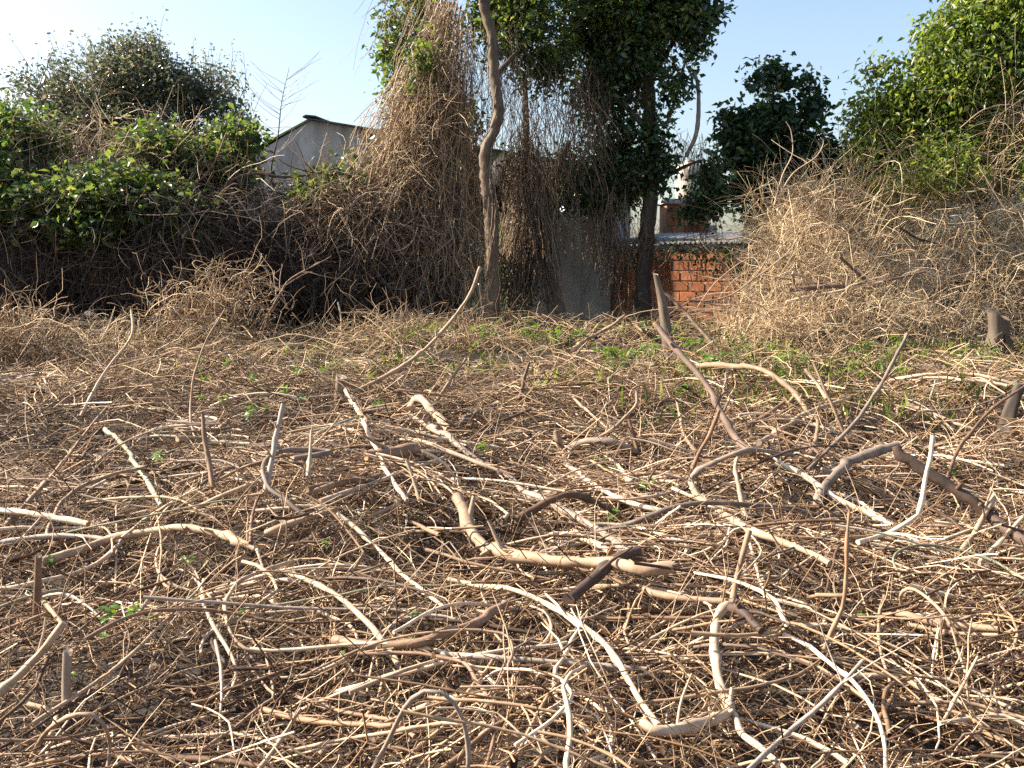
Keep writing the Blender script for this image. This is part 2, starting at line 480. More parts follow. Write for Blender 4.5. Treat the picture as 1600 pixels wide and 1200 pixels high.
# round porch globe on the shaded wall
t, z = on_wall(881, 327)
lc = wallM([(t, .16, z)])[0]
lamp = thing('porch_lamp', 'small white round porch lamp on the shaded grey wall', 'lamp', lc)
b = Bag()
th, ph = np.meshgrid(np.linspace(.05, math.pi - .05, 9), np.arange(12) / 12 * 2 * math.pi, indexing='ij')
V = np.stack([np.sin(th) * np.cos(ph), np.sin(th) * np.sin(ph), np.cos(th)], -1).reshape(-1, 3) * .062
k, s = np.meshgrid(np.arange(8), np.arange(12), indexing='ij')
b.add(V, np.stack([k * 12 + s, (k + 1) * 12 + s, (k + 1) * 12 + (s + 1) % 12, k * 12 + (s + 1) % 12], -1).reshape(-1, 4))
b.obj('globe', M['globe'], lamp)
b = Bag(); box(b, (t - .045, .005, z - .045), (t + .045, .105, z + .045), M=wallM); moved(b, lc).obj('bracket', M['rooftile'], lamp, smooth=False)

# brick wall: every brick its own object
PB = math.radians(30)
B0 = at(952, 400, 20.95)[:2]
BD = np.array([math.cos(PB), -math.sin(PB)]); BN = np.array([-math.sin(PB), -math.cos(PB)])
def brickM(V):
    V = np.asarray(V, float)
    return np.concatenate([B0 + V[:, :1] * BD + V[:, 1:2] * BN, V[:, 2:3]], 1)
BW, BH, JT = .33, .185, .022
WLEN = 3.0
ztop = at(1060, 391, 20.4)[2]
rows = 10
zb = ztop - rows * (BH + JT)
wallt = thing('brick_wall', 'orange hollow brick wall with concrete beam beside the grey house', 'brick wall', (*B0, zb))
WL = np.array(wallt.location)
b = Bag(); box(b, (-.05, -.16, .1), (WLEN, 0, ztop), M=brickM); moved(b, WL).obj('mortar', M['mortar'], wallt, smooth=False)
def brick_mesh(w, h, seed):
    r = np.random.default_rng(seed)
    b = Bag()
    c = .008
    x0, x1, z0, z1 = 0, w, 0, h
    V = np.array([[x0, 0, z0], [x1, 0, z0], [x1, 0, z1], [x0, 0, z1],
                  [x0 + c, .016, z0 + c], [x1 - c, .016, z0 + c], [x1 - c, .016, z1 - c], [x0 + c, .016, z1 - c]])
    V += r.normal(size=V.shape) * .0025
    V = np.concatenate([V[:, :1] * BD + V[:, 1:2] * BN, V[:, 2:3]], 1)
    b.add(V, [[4, 5, 6, 7], [0, 1, 5, 4], [1, 2, 6, 5], [2, 3, 7, 6], [3, 0, 4, 7]])
    return b.mesh('brick', M['brick'], smooth=False)
bm_full = [brick_mesh(BW, BH, s) for s in range(4)]
bm_half = brick_mesh(BW * .5 - JT * .5, BH, 9)
for r_ in range(rows):
    x = 0.0
    z = zb + r_ * (BH + JT) + JT * .5
    first = True
    while x < WLEN - BW * .5:
        half = first and r_ % 2
        me = bm_half if half or x + BW > WLEN else random.choice(bm_full)
        w = BW * .5 - JT * .5 if me is bm_half else BW
        o = bpy.data.objects.new('brick', me); COL.objects.link(o); o.parent = wallt
        p = brickM([(x + random.uniform(-.006, .006), .004 + random.uniform(-.006, .012), z + random.uniform(-.006, .006))])[0] - WL
        o.location = p; o.rotation_euler = (0, random.uniform(-.012, .012), random.uniform(-.015, .015))
        x += w + JT; first = False
b = Bag(); box(b, (-.02, -.2, ztop + .004), (WLEN + .3, .035, ztop + .10), M=brickM); moved(b, WL).obj('concrete_beam', M['concrete'], wallt, smooth=False)
# corrugated sheet lying on the beam, rising away from it
b = Bag(); nc = 150
xs = np.linspace(-.1, WLEN + .3, nc); wv = .022 * np.sin(xs / .105 * 2 * math.pi)
up = []
for yy, zz in ((.12, ztop + .135), (-3.2, ztop + .42)):
    for dz in (0, .008):
        up.append(np.stack([xs, np.full(nc, yy), zz + wv + dz], -1))
V = brickM(np.concatenate(up)); F = []
for i in range(nc - 1):
    A, Bq, Cq, Dq = i, nc + i, 2 * nc + i, 3 * nc + i
    F += [[A, A + 1, Cq + 1, Cq], [Bq, Dq, Dq + 1, Bq + 1], [A, Bq, Bq + 1, A + 1], [Cq, Cq + 1, Dq + 1, Dq]]
b.add(V, F); 
shed = thing('shed_roof', 'pale corrugated roof sheet resting on the brick wall beam', 'roof', (*brickM([(1, 0, 0)])[0][:2], ztop))
moved(b, np.array(shed.location)).obj('corrugated_sheet', M['roof'], shed)
# brick tower carrying a cream water tank, and a parapet beside it, all behind the wall
TY = 26.0
def tower(px0, px1, py_top, Y, name, label, deep=1.2, base=0.3):
    x0, x1 = at(px0, 400, Y)[0], at(px1, 400, Y)[0]
    z1 = at(px0, py_top, Y)[2]
    t = thing(name, label, 'brick structure', ((x0 + x1) / 2, Y, base))
    tl = np.array(t.location)
    b = Bag(); box(b, (x0, Y, base), (x1, Y + deep, z1)); moved(b, tl).obj('masonry', M['brickside'], t, smooth=False)
    bw, bh = .30, .17
    me = [Bag() for _ in range(3)]
    ms = []
    for k in range(3):
        c = .006; V = np.array([[0, 0, 0], [bw, 0, 0], [bw, 0, bh], [0, 0, bh], [c, -.014, c], [bw - c, -.014, c], [bw - c, -.014, bh - c], [c, -.014, bh - c]]) + np.random.default_rng(k).normal(size=(8, 3)) * .002
        me[k].add(V, [[4, 5, 6, 7], [0, 1, 5, 4], [1, 2, 6, 5], [2, 3, 7, 6], [3, 0, 4, 7]])
        ms.append(me[k].mesh('brick', M['brick'], smooth=False))
    nrow = int(min((z1 - max(base, 2.05)) / (bh + .02), 20))
    for r_ in range(nrow):
        z = z1 - (r_ + 1) * (bh + .02) + .01
        x = x0 - (r_ % 2) * 0 + (.16 if r_ % 2 else .01)
        while x + bw < x1 + .01:
            o = bpy.data.objects.new('brick', random.choice(ms)); COL.objects.link(o); o.parent = t
            o.location = np.array([x, Y - .003 - random.uniform(0, .005), z]) - tl
            x += bw + .02
    return t, tl, x0, x1, z1
t1, tl1, tx0, tx1, tz = tower(1040, 1106, 318, TY, 'brick_tower', 'brick tower carrying the cream water tank behind the corrugated roof')
b = Bag(); box(b, (tx1 + .004, TY - .03, .3), (at(1118, 400, TY)[0], TY + .3, at(1110, 352, TY)[2])); moved(b, tl1).obj('concrete_post', M['cream'], t1, smooth=False)
b = Bag(); box(b, (tx0 - .08, TY - .08, tz + .004), (tx1 + .08, TY + 1.3, tz + .12)); moved(b, tl1).obj('concrete_slab', M['concrete'], t1, smooth=False)
tower(1119, 1215, 371, TY + .6, 'brick_parapet', 'low brick parapet seen over the corrugated roof by the tower')
tc_ = at(1076, 318, TY + .6); r_t = 22 / FPX * TY
zt0 = tz + .125; zt1 = at(1076, 250, TY + .6)[2]
tank = thing('water_tank', 'cream rounded water tank on top of the brick tower', 'water tank', (tc_[0], TY + .6, zt0))
def lathe(bag, prof, S=20):
    a = np.arange(S) / S * 2 * math.pi
    V = np.concatenate([np.stack([r * np.cos(a), r * np.sin(a), np.full(S, z)], -1) for r, z in prof])
    K = len(prof); k, s = np.meshgrid(np.arange(K - 1), np.arange(S), indexing='ij'); s2 = (s + 1) % S
    bag.add(V, np.stack([k * S + s, k * S + s2, (k + 1) * S + s2, (k + 1) * S + s], -1).reshape(-1, 4))
hT = zt1 - zt0
b = Bag(); lathe(b, [(.01, 0), (r_t * .86, 0), (r_t * .9, .05), (r_t, hT * .18), (r_t, hT * .42), (r_t * .96, hT * .44), (r_t, hT * .47), (r_t, hT * .72), (r_t * .85, hT * .86), (r_t * .45, hT * .94), (.02, hT * .95)]); b.obj('tank_body', M['cream'], tank)
b = Bag(); lathe(b, [(.01, hT * .945), (r_t * .3, hT * .945), (r_t * .3, hT), (.02, hT * 1.01)]); b.obj('lid', M['cream'], tank)

# draped sheet beside the ivy trunk
b = Bag(); n1, n2 = 14, 18
uu, vv = np.meshgrid(np.linspace(0, 1, n1), np.linspace(0, 1, n2))
c0 = at(988, 400, 19.6); c1 = at(1022, 400, 19.6); zlo = at(990, 500, 19.6)[2]
w_ = .45 + .55 * vv
xx = c0[0] + (c1[0] - c0[0]) * (.5 + (uu - .5) * w_)
zz = c0[2] + (zlo - c0[2]) * vv
yy = 19.6 + .05 * np.sin(uu * 17) * (1 - vv * .3) - .25 * vv ** 2 + .03 * np.sin(vv * 9 + uu * 5)
i, j = np.meshgrid(np.arange(n1 - 1), np.arange(n2 - 1))
b.add(np.stack([xx, yy, zz], -1), np.stack([j * n1 + i, j * n1 + i + 1, (j + 1) * n1 + i + 1, (j + 1) * n1 + i], -1).reshape(-1, 4))
o = b.obj('plastic_sheet', M['sheet']); sm = o.modifiers.new('thick', 'SOLIDIFY'); sm.thickness = .01
tag(o, 'crumpled grey plastic sheet hanging beside the dark ivy trunk', 'sheet')

# ------------------------------------------------------------------ strand and crown builders
def wander(N, K, start, direc, length, wob=.25, sag=0., curl=0.):
    """N random curved strands from start points"""
    start = np.asarray(start, float); D = unit(np.asarray(direc, float))
    step = (np.asarray(length, float) / (K - 1))[:, None]
    P = np.zeros((N, K, 3)); P[:, 0] = start
    ax = unit(RNG.normal(size=(N, 3))); w = RNG.normal(size=(N, 1)) * curl
    for k in range(1, K):
        D = unit(D + RNG.normal(size=(N, 3)) * wob + np.cross(ax, D) * w + np.array([0, 0, -sag]))
        P[:, k] = P[:, k - 1] + D * step
    return P

def taper(N, K, r, tip=.45):
    return np.asarray(r)[:, None] * np.linspace(1, tip, K)[None]

def lobe_points(lobes, n, surf=2.2, noise=None, thr=-9):
    """random points in pixel-described clumps, denser towards the outside"""
    w = np.array([l[2] * l[3] for l in lobes], float); w /= w.sum()
    out = []; ids = []
    for i, c in enumerate(RNG.multinomial(n, w)):
        px, py, rx, ry, Yc, ryd = lobes[i][:6]
        cc = at(px, py, Yc); s = Yc / FPX
        d = unit(RNG.normal(size=(c, 3)))
        rad = RNG.uniform(0, 1, (c, 1)) ** (1 / surf)
        p = cc + d * rad * np.array([rx * s, ryd, ry * s])
        out.append(p); ids += [i] * c
    P = np.concatenate(out); ids = np.array(ids)
    if noise is not None:
        keep = noise(P) > thr
        P, ids = P[keep], ids[keep]
    return P, ids

def foliage(bag, P, per, spread, L, W, droop_dir=.35, up=.8, bag_t=None, centre=None, twig_r=.006):
    """leaf clusters at P; optional twigs running to each cluster from the clump's centre"""
    N = len(P)
    C = np.repeat(P, per, 0) + RNG.normal(size=(N * per, 3)) * spread
    out = RNG.normal(size=(N * per, 3)); out[:, 2] = out[:, 2] * .5 - droop_dir
    nrm = RNG.normal(size=(N * per, 3)) * .75; nrm[:, 2] += up
    l = RNG.uniform(.5, 1.4, N * per) * L
    leaves(bag, C, out, nrm, l, l * W * RNG.uniform(.8, 1.2, N * per))
    if bag_t is not None and centre is not None:
        K = 3
        t = np.linspace(0, 1, K)[None, :, None]
        A = P + (centre - P) * RNG.uniform(.25, .55, (N, 1)); A[:, 2] -= RNG.uniform(0, .15, N)
        Q = A[:, None] * (1 - t) + P[:, None] * t + RNG.normal(size=(N, K, 3)) * .03
        tubes(bag_t, Q, taper(N, K, np.full(N, twig_r), .4), 3)

def trunk_obj(px_path, r_px, Yd, name, mat, parent, loc, S=12, n=60, lump=.06):
    pts = [at(x, y, Yd + (d[0] if d else 0)) for x, y, *d in px_path]
    P = spline(pts, n)
    r = np.interp(np.linspace(0, 1, n), np.linspace(0, 1, len(r_px)), r_px) / FPX * Yd
    b = Bag(); rod(b, P, r, S, lump=lump)
    return moved(b, loc).obj(name, mat, parent)

def centres(lobes, ids):
    return np.array([at(l[0], l[1], l[4]) for l in lobes])[ids]

# ------------------------------------------------------------------ left: tree behind the bank
NZ = Waves(21, 3, 2.2)
base = (at(200, 400, 24.)[0], 24., .4)
t = thing('leafy_tree', 'broad tree with small greyish leaves rising behind the vine covered bank', 'tree', base)
lob = [(200, 135, 110, 55, 24, 2.0), (95, 165, 85, 52, 24, 1.8), (310, 150, 70, 50, 24, 1.6), (215, 85, 55, 35, 24, 1.0), (352, 190, 42, 32, 24, 1.0),
       (30, 205, 60, 45, 24, 1.6), (190, 215, 180, 60, 24, 2.2), (-60, 200, 70, 60, 24, 1.5), (330, 240, 60, 40, 24, 1.2), (150, 130, 60, 50, 23.6, 1.2), (255, 140, 60, 50, 23.6, 1.2)]
P, ids = lobe_points(lob, 4400, 1.8, Waves(25, 3, 3.6), -.7)
bl, bt = Bag(), Bag()
foliage(bl, P, 9, .13, .105, .55, bag_t=bt, centre=centres(lob, ids), twig_r=.010)
top, tid = lobe_points([(200, 85, 150, 40, 24, 1.2), (330, 110, 60, 40, 24, .8), (70, 130, 70, 40, 24, .8), (225, 60, 40, 25, 24, .5), (372, 160, 25, 35, 24, .5)], 130, 3)
S_ = wander(len(top), 5, top - np.array([0, 0, .5]), np.tile([0, 0, 1.], (len(top), 1)) + RNG.normal(size=(len(top), 3)) * .25, RNG.uniform(.5, .95, len(top)), .1)
tubes(bt, S_, taper(len(top), 5, np.full(len(top), .008)), 3)
foliage(bl, S_[:, 2:].reshape(-1, 3), 2, .04, .085, .6)
moved(bl, base).obj('crown', M['leaf_grey'], t)['kind'] = 'stuff'
moved(bt, base).obj('twigs', M['vine_brown'], t)['kind'] = 'stuff'
trunk_obj([(205, 470), (200, 330), (195, 230), (205, 140)], [14, 11, 8, 4], 24, 'trunk', M['trunkdark'], t, base, 10, 30)
for pth in ([(198, 290), (260, 220), (320, 165)], [(198, 280), (140, 220), (95, 170)], [(197, 250), (240, 170), (225, 100)], [(198, 310), (80, 250), (20, 210)], [(198, 300), (300, 240), (350, 200)]):
    trunk_obj(pth, [6, 3.5, 1.5], 24, 'limb', M['trunkdark'], t, base, 6, 14)

# ------------------------------------------------------------------ left: bank of brambles and vines
def hull(bag, lobes, shrink=.82, seed=5):  # lumpy solids added inside the clumps to block light and view
    w = Waves(seed, 3, 2.5)
    for px, py, rx, ry, Yc, rd, *_ in lobes:
        cc = at(px, py, Yc); s = Yc / FPX
        th, ph = np.meshgrid(np.linspace(0.02, math.pi - .02, 14), np.arange(20) / 20 * 2 * math.pi, indexing='ij')
        D = np.stack([np.sin(th) * np.cos(ph), np.sin(th) * np.sin(ph), np.cos(th)], -1).reshape(-1, 3)
        V = cc + D * np.array([rx * s, rd, ry * s]) * shrink
        V = V + D * (w(V) * .13)[:, None]
        k, q = np.meshgrid(np.arange(13), np.arange(20), indexing='ij')
        bag.add(V, np.stack([k * 20 + q, (k + 1) * 20 + q, (k + 1) * 20 + (q + 1) % 20, k * 20 + (q + 1) % 20], -1).reshape(-1, 4))

def bank(name, label, lobes, leaf_lobes, n_tw, n_leaf, twig='bankdark', leaf='leaf_vine', core=.70, tw_len=(.4, 1.3), r=(.004, .008), per=7, leafL=.13, dry_lobes=None, n_dry=0, cat='bush'):
    base = at(lobes[0][0], 520, lobes[0][4]); base[2] = ground_z(base[0], base[1])
    t = thing(name, label, cat, base)
    if core:
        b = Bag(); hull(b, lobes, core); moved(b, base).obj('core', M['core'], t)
    b = Bag()
    P, ids = lobe_points(lobes, n_tw, 16)
    P = P[P[:, 1] < lobes[0][4] + .15]
    d = RNG.normal(size=P.shape); d[:, 2] = d[:, 2] * .6 - .1
    N = len(P)
    tubes(b, wander(N, 6, P, d, RNG.uniform(*tw_len, N), .22, .06, .25), taper(N, 6, RNG.uniform(*r, N), .6), 3)
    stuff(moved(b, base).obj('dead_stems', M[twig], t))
    px0, px1 = min(l[0] - l[2] for l in lobes), max(l[0] + l[2] for l in lobes)
    b = Bag(); n = int((px1 - px0) * 2.4)
    xs_ = RNG.uniform(px0, px1, n); yf = lobes[0][4] - lobes[0][5]
    st_ = np.array([at(x_, RNG.uniform(290, 470), yf + RNG.uniform(-.25, .45)) for x_ in xs_])
    d = RNG.normal(size=(n, 3)) * [.7, .3, .5]; d[:, 2] -= .55
    tubes(b, wander(n, 7, st_, d, RNG.uniform(.4, 1.6, n), .2, .05, .28), taper(n, 7, RNG.uniform(.003, .007, n), .6), 3)
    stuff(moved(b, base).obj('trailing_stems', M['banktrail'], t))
    b = Bag(); n = 90
    P, ids = lobe_points(leaf_lobes, n, 2.5)
    d = RNG.normal(size=P.shape) * [.8, .4, .5]; d[:, 2] += .9
    Q = wander(len(P), 9, P, d, RNG.uniform(.5, 1.5, len(P)), .13, .10, .2)
    tubes(b, Q, taper(len(P), 9, RNG.uniform(.004, .008, len(P)), .4), 3)
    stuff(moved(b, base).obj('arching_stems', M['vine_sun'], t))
    if n_dry:
        b = Bag(); P, ids = lobe_points(dry_lobes, n_dry, 5); N = len(P)
        d = RNG.normal(size=P.shape); d[:, 2] -= .5
        tubes(b, wander(N, 6, P, d, RNG.uniform(.5, 1.4, N), .2, .08, .2), taper(N, 6, RNG.uniform(.004, .008, N), .6), 3)
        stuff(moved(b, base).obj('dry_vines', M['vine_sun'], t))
    if n_leaf:
        b = Bag(); P, ids = lobe_points(leaf_lobes, n_leaf, 3.0, Waves(31, 3, 1.8), -.3)
        foliage(b, P, per, .17, leafL, .62, up=.5)
        stuff(moved(b, base).obj('foliage', M[leaf], t))
    return t

bank('vine_bank', 'high bramble bank under green vine leaves at the foot of the greyish tree',
     [(60, 400, 190, 155, 17.6, 1.7), (-120, 380, 200, 190, 17.6, 1.7), (190, 400, 130, 140, 17.5, 1.6)],
     [(20, 275, 90, 50, 17.4, 1.5), (105, 250, 60, 55, 17.6, 1.2), (190, 280, 90, 45, 17.3, 1.3), (60, 225, 45, 35, 18, .8), (165, 225, 50, 35, 18, .8), (240, 240, 45, 30, 18, .8), (-100, 250, 130, 60, 17.4, 1.5), (10, 210, 40, 40, 18, .8), (30, 310, 110, 40, 16.3, .5), (170, 310, 70, 35, 16.3, .5), (250, 250, 60, 40, 17.5, .9), (140, 350, 40, 25, 16.0, .4)],
     4200, 5200, dry_lobes=[(60, 225, 190, 40, 18.0, 1.0), (200, 225, 110, 40, 18.0, 1.0), (230, 230, 100, 40, 17.8, 1.0), (250, 300, 60, 40, 17, .8)], n_dry=650)
bank('bramble_mound', 'dark bramble mound with scattered green vine leaves before the house gable',
     [(330, 410, 140, 125, 17.8, 1.4), (450, 420, 130, 120, 17.9, 1.4), (560, 440, 110, 110, 18.0, 1.2)],
     [(290, 300, 80, 45, 17.3, 1.0), (330, 265, 60, 28, 18, .9), (372, 214, 28, 13, 18.2, .4), (500, 310, 50, 16, 17.6, .8), (545, 285, 34, 16, 17.8, .7), (380, 300, 60, 30, 17.2, .8), (280, 340, 30, 30, 16.6, .3)],
     4200, 2700, dry_lobes=[(420, 318, 90, 24, 17.6, .8), (310, 280, 60, 36, 17.6, .8), (510, 325, 70, 36, 17.4, .8), (560, 330, 60, 40, 17.0, .7), (250, 250, 60, 40, 17.6, .7)], n_dry=1100)

# bare thin sapling and dark bough above the mound
b0 = at(428, 285, 19.2)
sap = thing('bare_sapling', 'bare thin sapling with fine upswept twigs in front of the gable', 'sapling', b0)
b = Bag(); P = spline([at(428, 300, 19.2), at(424, 262, 19.2), at(434, 215, 19.2), at(440, 160, 19.2), at(452, 105, 19.2)], 30); rod(b, P, np.linspace(.02, .004, 30), 6); moved(b, b0).obj('stem', M['dark'], sap)
b = Bag()
for k in range(34):
    p = P[RNG.integers(6, 29)]
    sd = RNG.choice([-1, 1])
    tubes(b, wander(1, 7, [p], [[sd * 1.0, RNG.normal() * .5, .55]], np.array([RNG.uniform(.5, 1.1)]), .08, -.08), taper(1, 7, np.array([.0055]), .4), 3)
stuff(moved(b, b0).obj('twigs', M['grey'], sap))
def bough(name, label, path, r, Yd, mat, cat='branch', subs=0, group=None):
    pts = [at(x, y, Yd + (d[0] if d else 0)) for x, y, *d in path]
    P = spline(pts, 26)
    b = Bag(); rod(b, P, np.linspace(r[0], r[1], 26) / FPX * Yd, 7)
    for k in range(subs):
        q = P[RNG.integers(4, 24)]
        rod(b, wander(1, 7, [q], [RNG.normal(size=3) * [1, .5, .7] + [0, 0, .3]], np.array([RNG.uniform(.3, .8)]), .18)[0], np.linspace(r[1], r[1] * .4, 7) / FPX * Yd, 5)
    return tag(moved(b, pts[0]).obj(name, M[mat]), label, cat, group), pts[0]
def place(r): r[0].location = r[1]; return r[0]
place(bough('dead_bough', 'long dark bare bough lying across the mound below the gable', [(350, 292), (372, 277), (402, 271), (440, 276), (490, 272), (528, 262)], (3.2, 1.4), 17.0, 'dark', subs=6))
place(bough('dead_bough', 'thin reddish bare bough slanting up the bank under the greyish tree', [(250, 330), (290, 300), (330, 262), (355, 205)], (2, 1), 16.9, 'brown', subs=5))

# dry tuft and reedy stems in front of the bank, in the sun
def tuft(name, label, lobes, n, mat='hay', r=(.0035, .007), up=.6, ln=(.3, .9), cat='dry tuft', curl=.35):
    base = at(lobes[0][0], lobes[0][1], lobes[0][4]); base[2] = ground_z(base[0], base[1])
    t = thing(name, label, cat, base)
    b = Bag(); P, ids = lobe_points(lobes, n, 3); N = len(P)
    d = RNG.normal(size=P.shape); d[:, 2] += up
    tubes(b, wander(N, 7, P + RNG.normal(size=P.shape) * [.35, .25, .07], d, RNG.uniform(*ln, N) * RNG.uniform(.5, 1.3, N), .26, .10, curl), taper(N, 7, RNG.uniform(*r, N), .55), 3)
    stuff(moved(b, base).obj('dry_stems', M[mat], t))
    return t
tuft('dry_tuft', 'sunlit tuft of curled dry stems in front of the dark mound', [(310, 505, 70, 45, 14.3, .5), (345, 470, 40, 40, 14.3, .35), (270, 545, 110, 26, 13.8, .6), (360, 440, 20, 30, 14.4, .25)], 1150)
tuft('dry_tuft', 'low heap of grey dry stems beside the rising pale rod', [(620, 540, 110, 32, 14.6, .7), (720, 535, 80, 22, 14.6, .6)], 1700, up=.2)
tuft('dry_tuft', 'ragged dry vine tuft where the bramble bank meets the cut brush', [(20, 545, 60, 60, 12.6, .5), (110, 560, 60, 40, 12.8, .5), (-40, 540, 50, 60, 12.6, .5)], 1400, up=.4)
place(bough('dry_seedling', 'reddish dry forked stem standing against the dark mound', [(400, 535), (415, 500), (440, 455), (455, 435), (500, 410)], (2.2, 1.), 14.8, 'tan', 'dry stem', subs=9))
place(bough('dry_seedling', 'thin upright dry stem with a forked tip before the dark mound', [(532, 550), (533, 500), (528, 472)], (1.6, 1.), 14.8, 'pale', 'dry stem', subs=1))

# ------------------------------------------------------------------ centre: the vine draped tree
CY = 18.3
TYK = 16.1
cb = at(770, 530, TYK); cb[2] = ground_z(cb[0], cb[1])
ct = thing('vine_draped_tree', 'tall tree with crooked brown trunk under a tent of dry hanging vines', 'tree', cb)
trunk_path = [(770, 530), (771, 480), (770, 420), (767, 350), (762, 300), (758, 262), (761, 228), (774, 200), (779, 172), (774, 130), (770, 90), (768, 50), (756, 10), (748, -60), (760, -160)]
trunk_obj(trunk_path, [11, 10, 9.3, 9, 8.3, 7.8, 7.2, 6.2, 5], TYK, 'trunk', M['trunk'], ct, cb, 14, 110, .16)
b = Bag(); TP = spline([at(x_, y_, TYK) for x_, y_ in trunk_path], 120)
for k in range(16):
    i0 = RNG.integers(5, 70); n_ = RNG.integers(20, 48); seg = TP[i0:i0 + n_]; a_ = RNG.uniform(0, 6.28) + np.linspace(0, RNG.uniform(1, 5), len(seg)); rr_ = .10 + .02 * RNG.normal()
    sp = seg + np.stack([np.cos(a_) * rr_, np.sin(a_) * rr_, np.zeros(len(seg))], -1)
    tubes(b, np.cumsum(RNG.normal(size=(1, len(seg), 3)) * .006, 1) + sp[None], np.full((1, len(seg)), RNG.uniform(.004, .009)), 4)
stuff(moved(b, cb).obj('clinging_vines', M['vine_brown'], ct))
for pth, r in (([(757, 0, -2.2), (830, -50), (900, -80)], [6, 3]), ([(772, 120, -2.2), (820, 70), (860, 40)], [4.5, 2]), ([(757, 5, -2.2), (740, -60), (700, -140)], [5, 2])):
    trunk_obj(pth, r, CY, 'limb', M['trunk'], ct, cb, 8, 16)
lob = [(660, 30, 58, 50, 19.4, .7), (622, 110, 24, 66, 19.4, .5), (700, -50, 110, 55, 19.2, 1.0), (634, 190, 20, 50, 19.3, .4), (830, 40, 85, 75, 18.6, 1.0), (850, 110, 50, 36, 18.8, .6),
       (840, -60, 130, 70, 18.4, 1.6), (780, 20, 60, 60, 18.9, .7), (660, 110, 20, 70, 17.3, .15), (725, 190, 30, 40, 18.9, .4), (608, 60, 22, 50, 19.4, .4)]
bl, bt = Bag(), Bag()
P, ids = lobe_points(lob, 2300, 2.2, Waves(41, 3, 2.8), -.45)
foliage(bl, P, 8, .13, .12, .5, bag_t=bt, centre=centres(lob, ids), droop_dir=.6, up=.5)
stuff(moved(bl, cb).obj('crown', M['leaf_vine'], ct)); stuff(moved(bt, cb).obj('twigs', M['vine_brown'], ct))
# the tent of dry vines: strands from the top of the trunk down to the left and front
def curtain(bag, n, top, low, K=7, r=(.0035, .008), bulge=.35, wob=.05, Yt=(17.6, 18.5), Yl=(16.3, 17.8), cut=(0.15, 1.0)):
    """n strands from points along the top pixel line to points along the lower one"""
    u = RNG.uniform(0, 1, n); tp = np.array(top, float); lw = np.array(low, float)
    s = np.linspace(0, 1, len(tp)); s2 = np.linspace(0, 1, len(lw))
    A = np.array([at(np.interp(a, s, tp[:, 0]) + RNG.normal() * 5, np.interp(a, s, tp[:, 1]) + RNG.normal() * 14, RNG.uniform(*Yt)) for a in u])
    v = np.clip(u + RNG.normal(size=n) * .12, 0, 1)
    B = np.array([at(np.interp(a, s2, lw[:, 0]) + RNG.normal() * 9, np.interp(a, s2, lw[:, 1]) + RNG.normal() * 24, RNG.uniform(*Yl)) for a in v])
    t0 = RNG.uniform(0, .55, n); t1 = np.clip(t0 + RNG.uniform(.3, .9, n), 0, 1.02)
    t = t0[:, None] + (t1 - t0)[:, None] * np.linspace(0, 1, K)[None]
    t = t[:, :, None]
    P = A[:, None] * (1 - t) + B[:, None] * t
    P[:, :, 2] -= bulge * 4 * (t * (1 - t))[:, :, 0] * RNG.uniform(.2, 1.2, (n, 1)) * .5
    P[:, :, 1] -= bulge * (t * t)[:, :, 0] * RNG.uniform(-.4, 1, (n, 1))
    walk = np.cumsum(RNG.normal(size=(n, K, 3)) * wob, 1)
    P += walk
    tubes(bag, P, np.repeat(RNG.uniform(*r, n)[:, None], K, 1), 3)
b = Bag()
curtain(b, 950, [(690, -30), (715, 0), (728, 20), (735, 60)], [(560, 290), (610, 380), (665, 430), (700, 400)], Yt=(17.4, 18.4), Yl=(17.2, 18.2), wob=.10, r=(.003, .0065))
curtain(b, 380, [(690, -20), (715, 10), (730, 30)], [(590, 250), (620, 320), (655, 360)], Yl=(17.2, 18.0))
curtain(b, 900, [(630, 230), (670, 210), (715, 250)], [(550, 330), (610, 440), (670, 480), (715, 450)], Yt=(17.3, 17.9), Yl=(17.0, 18.0), bulge=.3, wob=.10)
curtain(b, 260, [(735, 200), (745, 240)], [(715, 450), (745, 470)], Yt=(18.0, 18.6), Yl=(17.8, 18.6), bulge=.1, wob=.06)
P, ids = lobe_points([(640, 360, 80, 80, 17.6, .5), (590, 330, 60, 50, 17.5, .6), (670, 390, 40, 70, 17.6, .5), (555, 300, 45, 40, 17.4, .6), (520, 320, 40, 40, 17.3, .5), (640, 240, 40, 60, 17.2, .4), (680, 150, 30, 70, 17.4, .4)], 2500, 3); N = len(P)
d = RNG.normal(size=P.shape); d[:, 2] -= .4
tubes(b, wander(N, 6, P, d, RNG.uniform(.4, 1.2, N), .28, .1, .4), taper(N, 6, RNG.uniform(.0035, .007, N), .6), 3)
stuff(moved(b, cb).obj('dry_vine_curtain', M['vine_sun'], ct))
b = Bag(); hull(b, [(640, 420, 60, 75, 17.9, .5), (690, 440, 40, 60, 18.0, .4)], .85, 8); moved(b, cb).obj('blocking_core', M['core'], ct)  # added solid inside the tent, helps shade the house wall
b = Bag()
P, ids = lobe_points([(800, 130, 45, 90, 18.3, .5), (850, 200, 60, 60, 18.4, .5), (820, 250, 60, 40, 18.3, .5), (740, 230, 40, 80, 18.4, .4), (905, 190, 45, 70, 18.6, .4), (790, 60, 60, 50, 18.2, .6), (650, 0, 60, 30, 18, .6), (880, 130, 60, 60, 18.4, .4)], 800, 2); N = len(P)
d = RNG.normal(size=P.shape) * .55; d[:, 2] -= 1
tubes(b, wander(N, 7, P, d, RNG.uniform(.5, 1.7, N), .16, .2, .1), taper(N, 7, RNG.uniform(.0035, .007, N), .6), 3)
stuff(moved(b, cb).obj('hanging_stems', M['vine_brown'], ct))

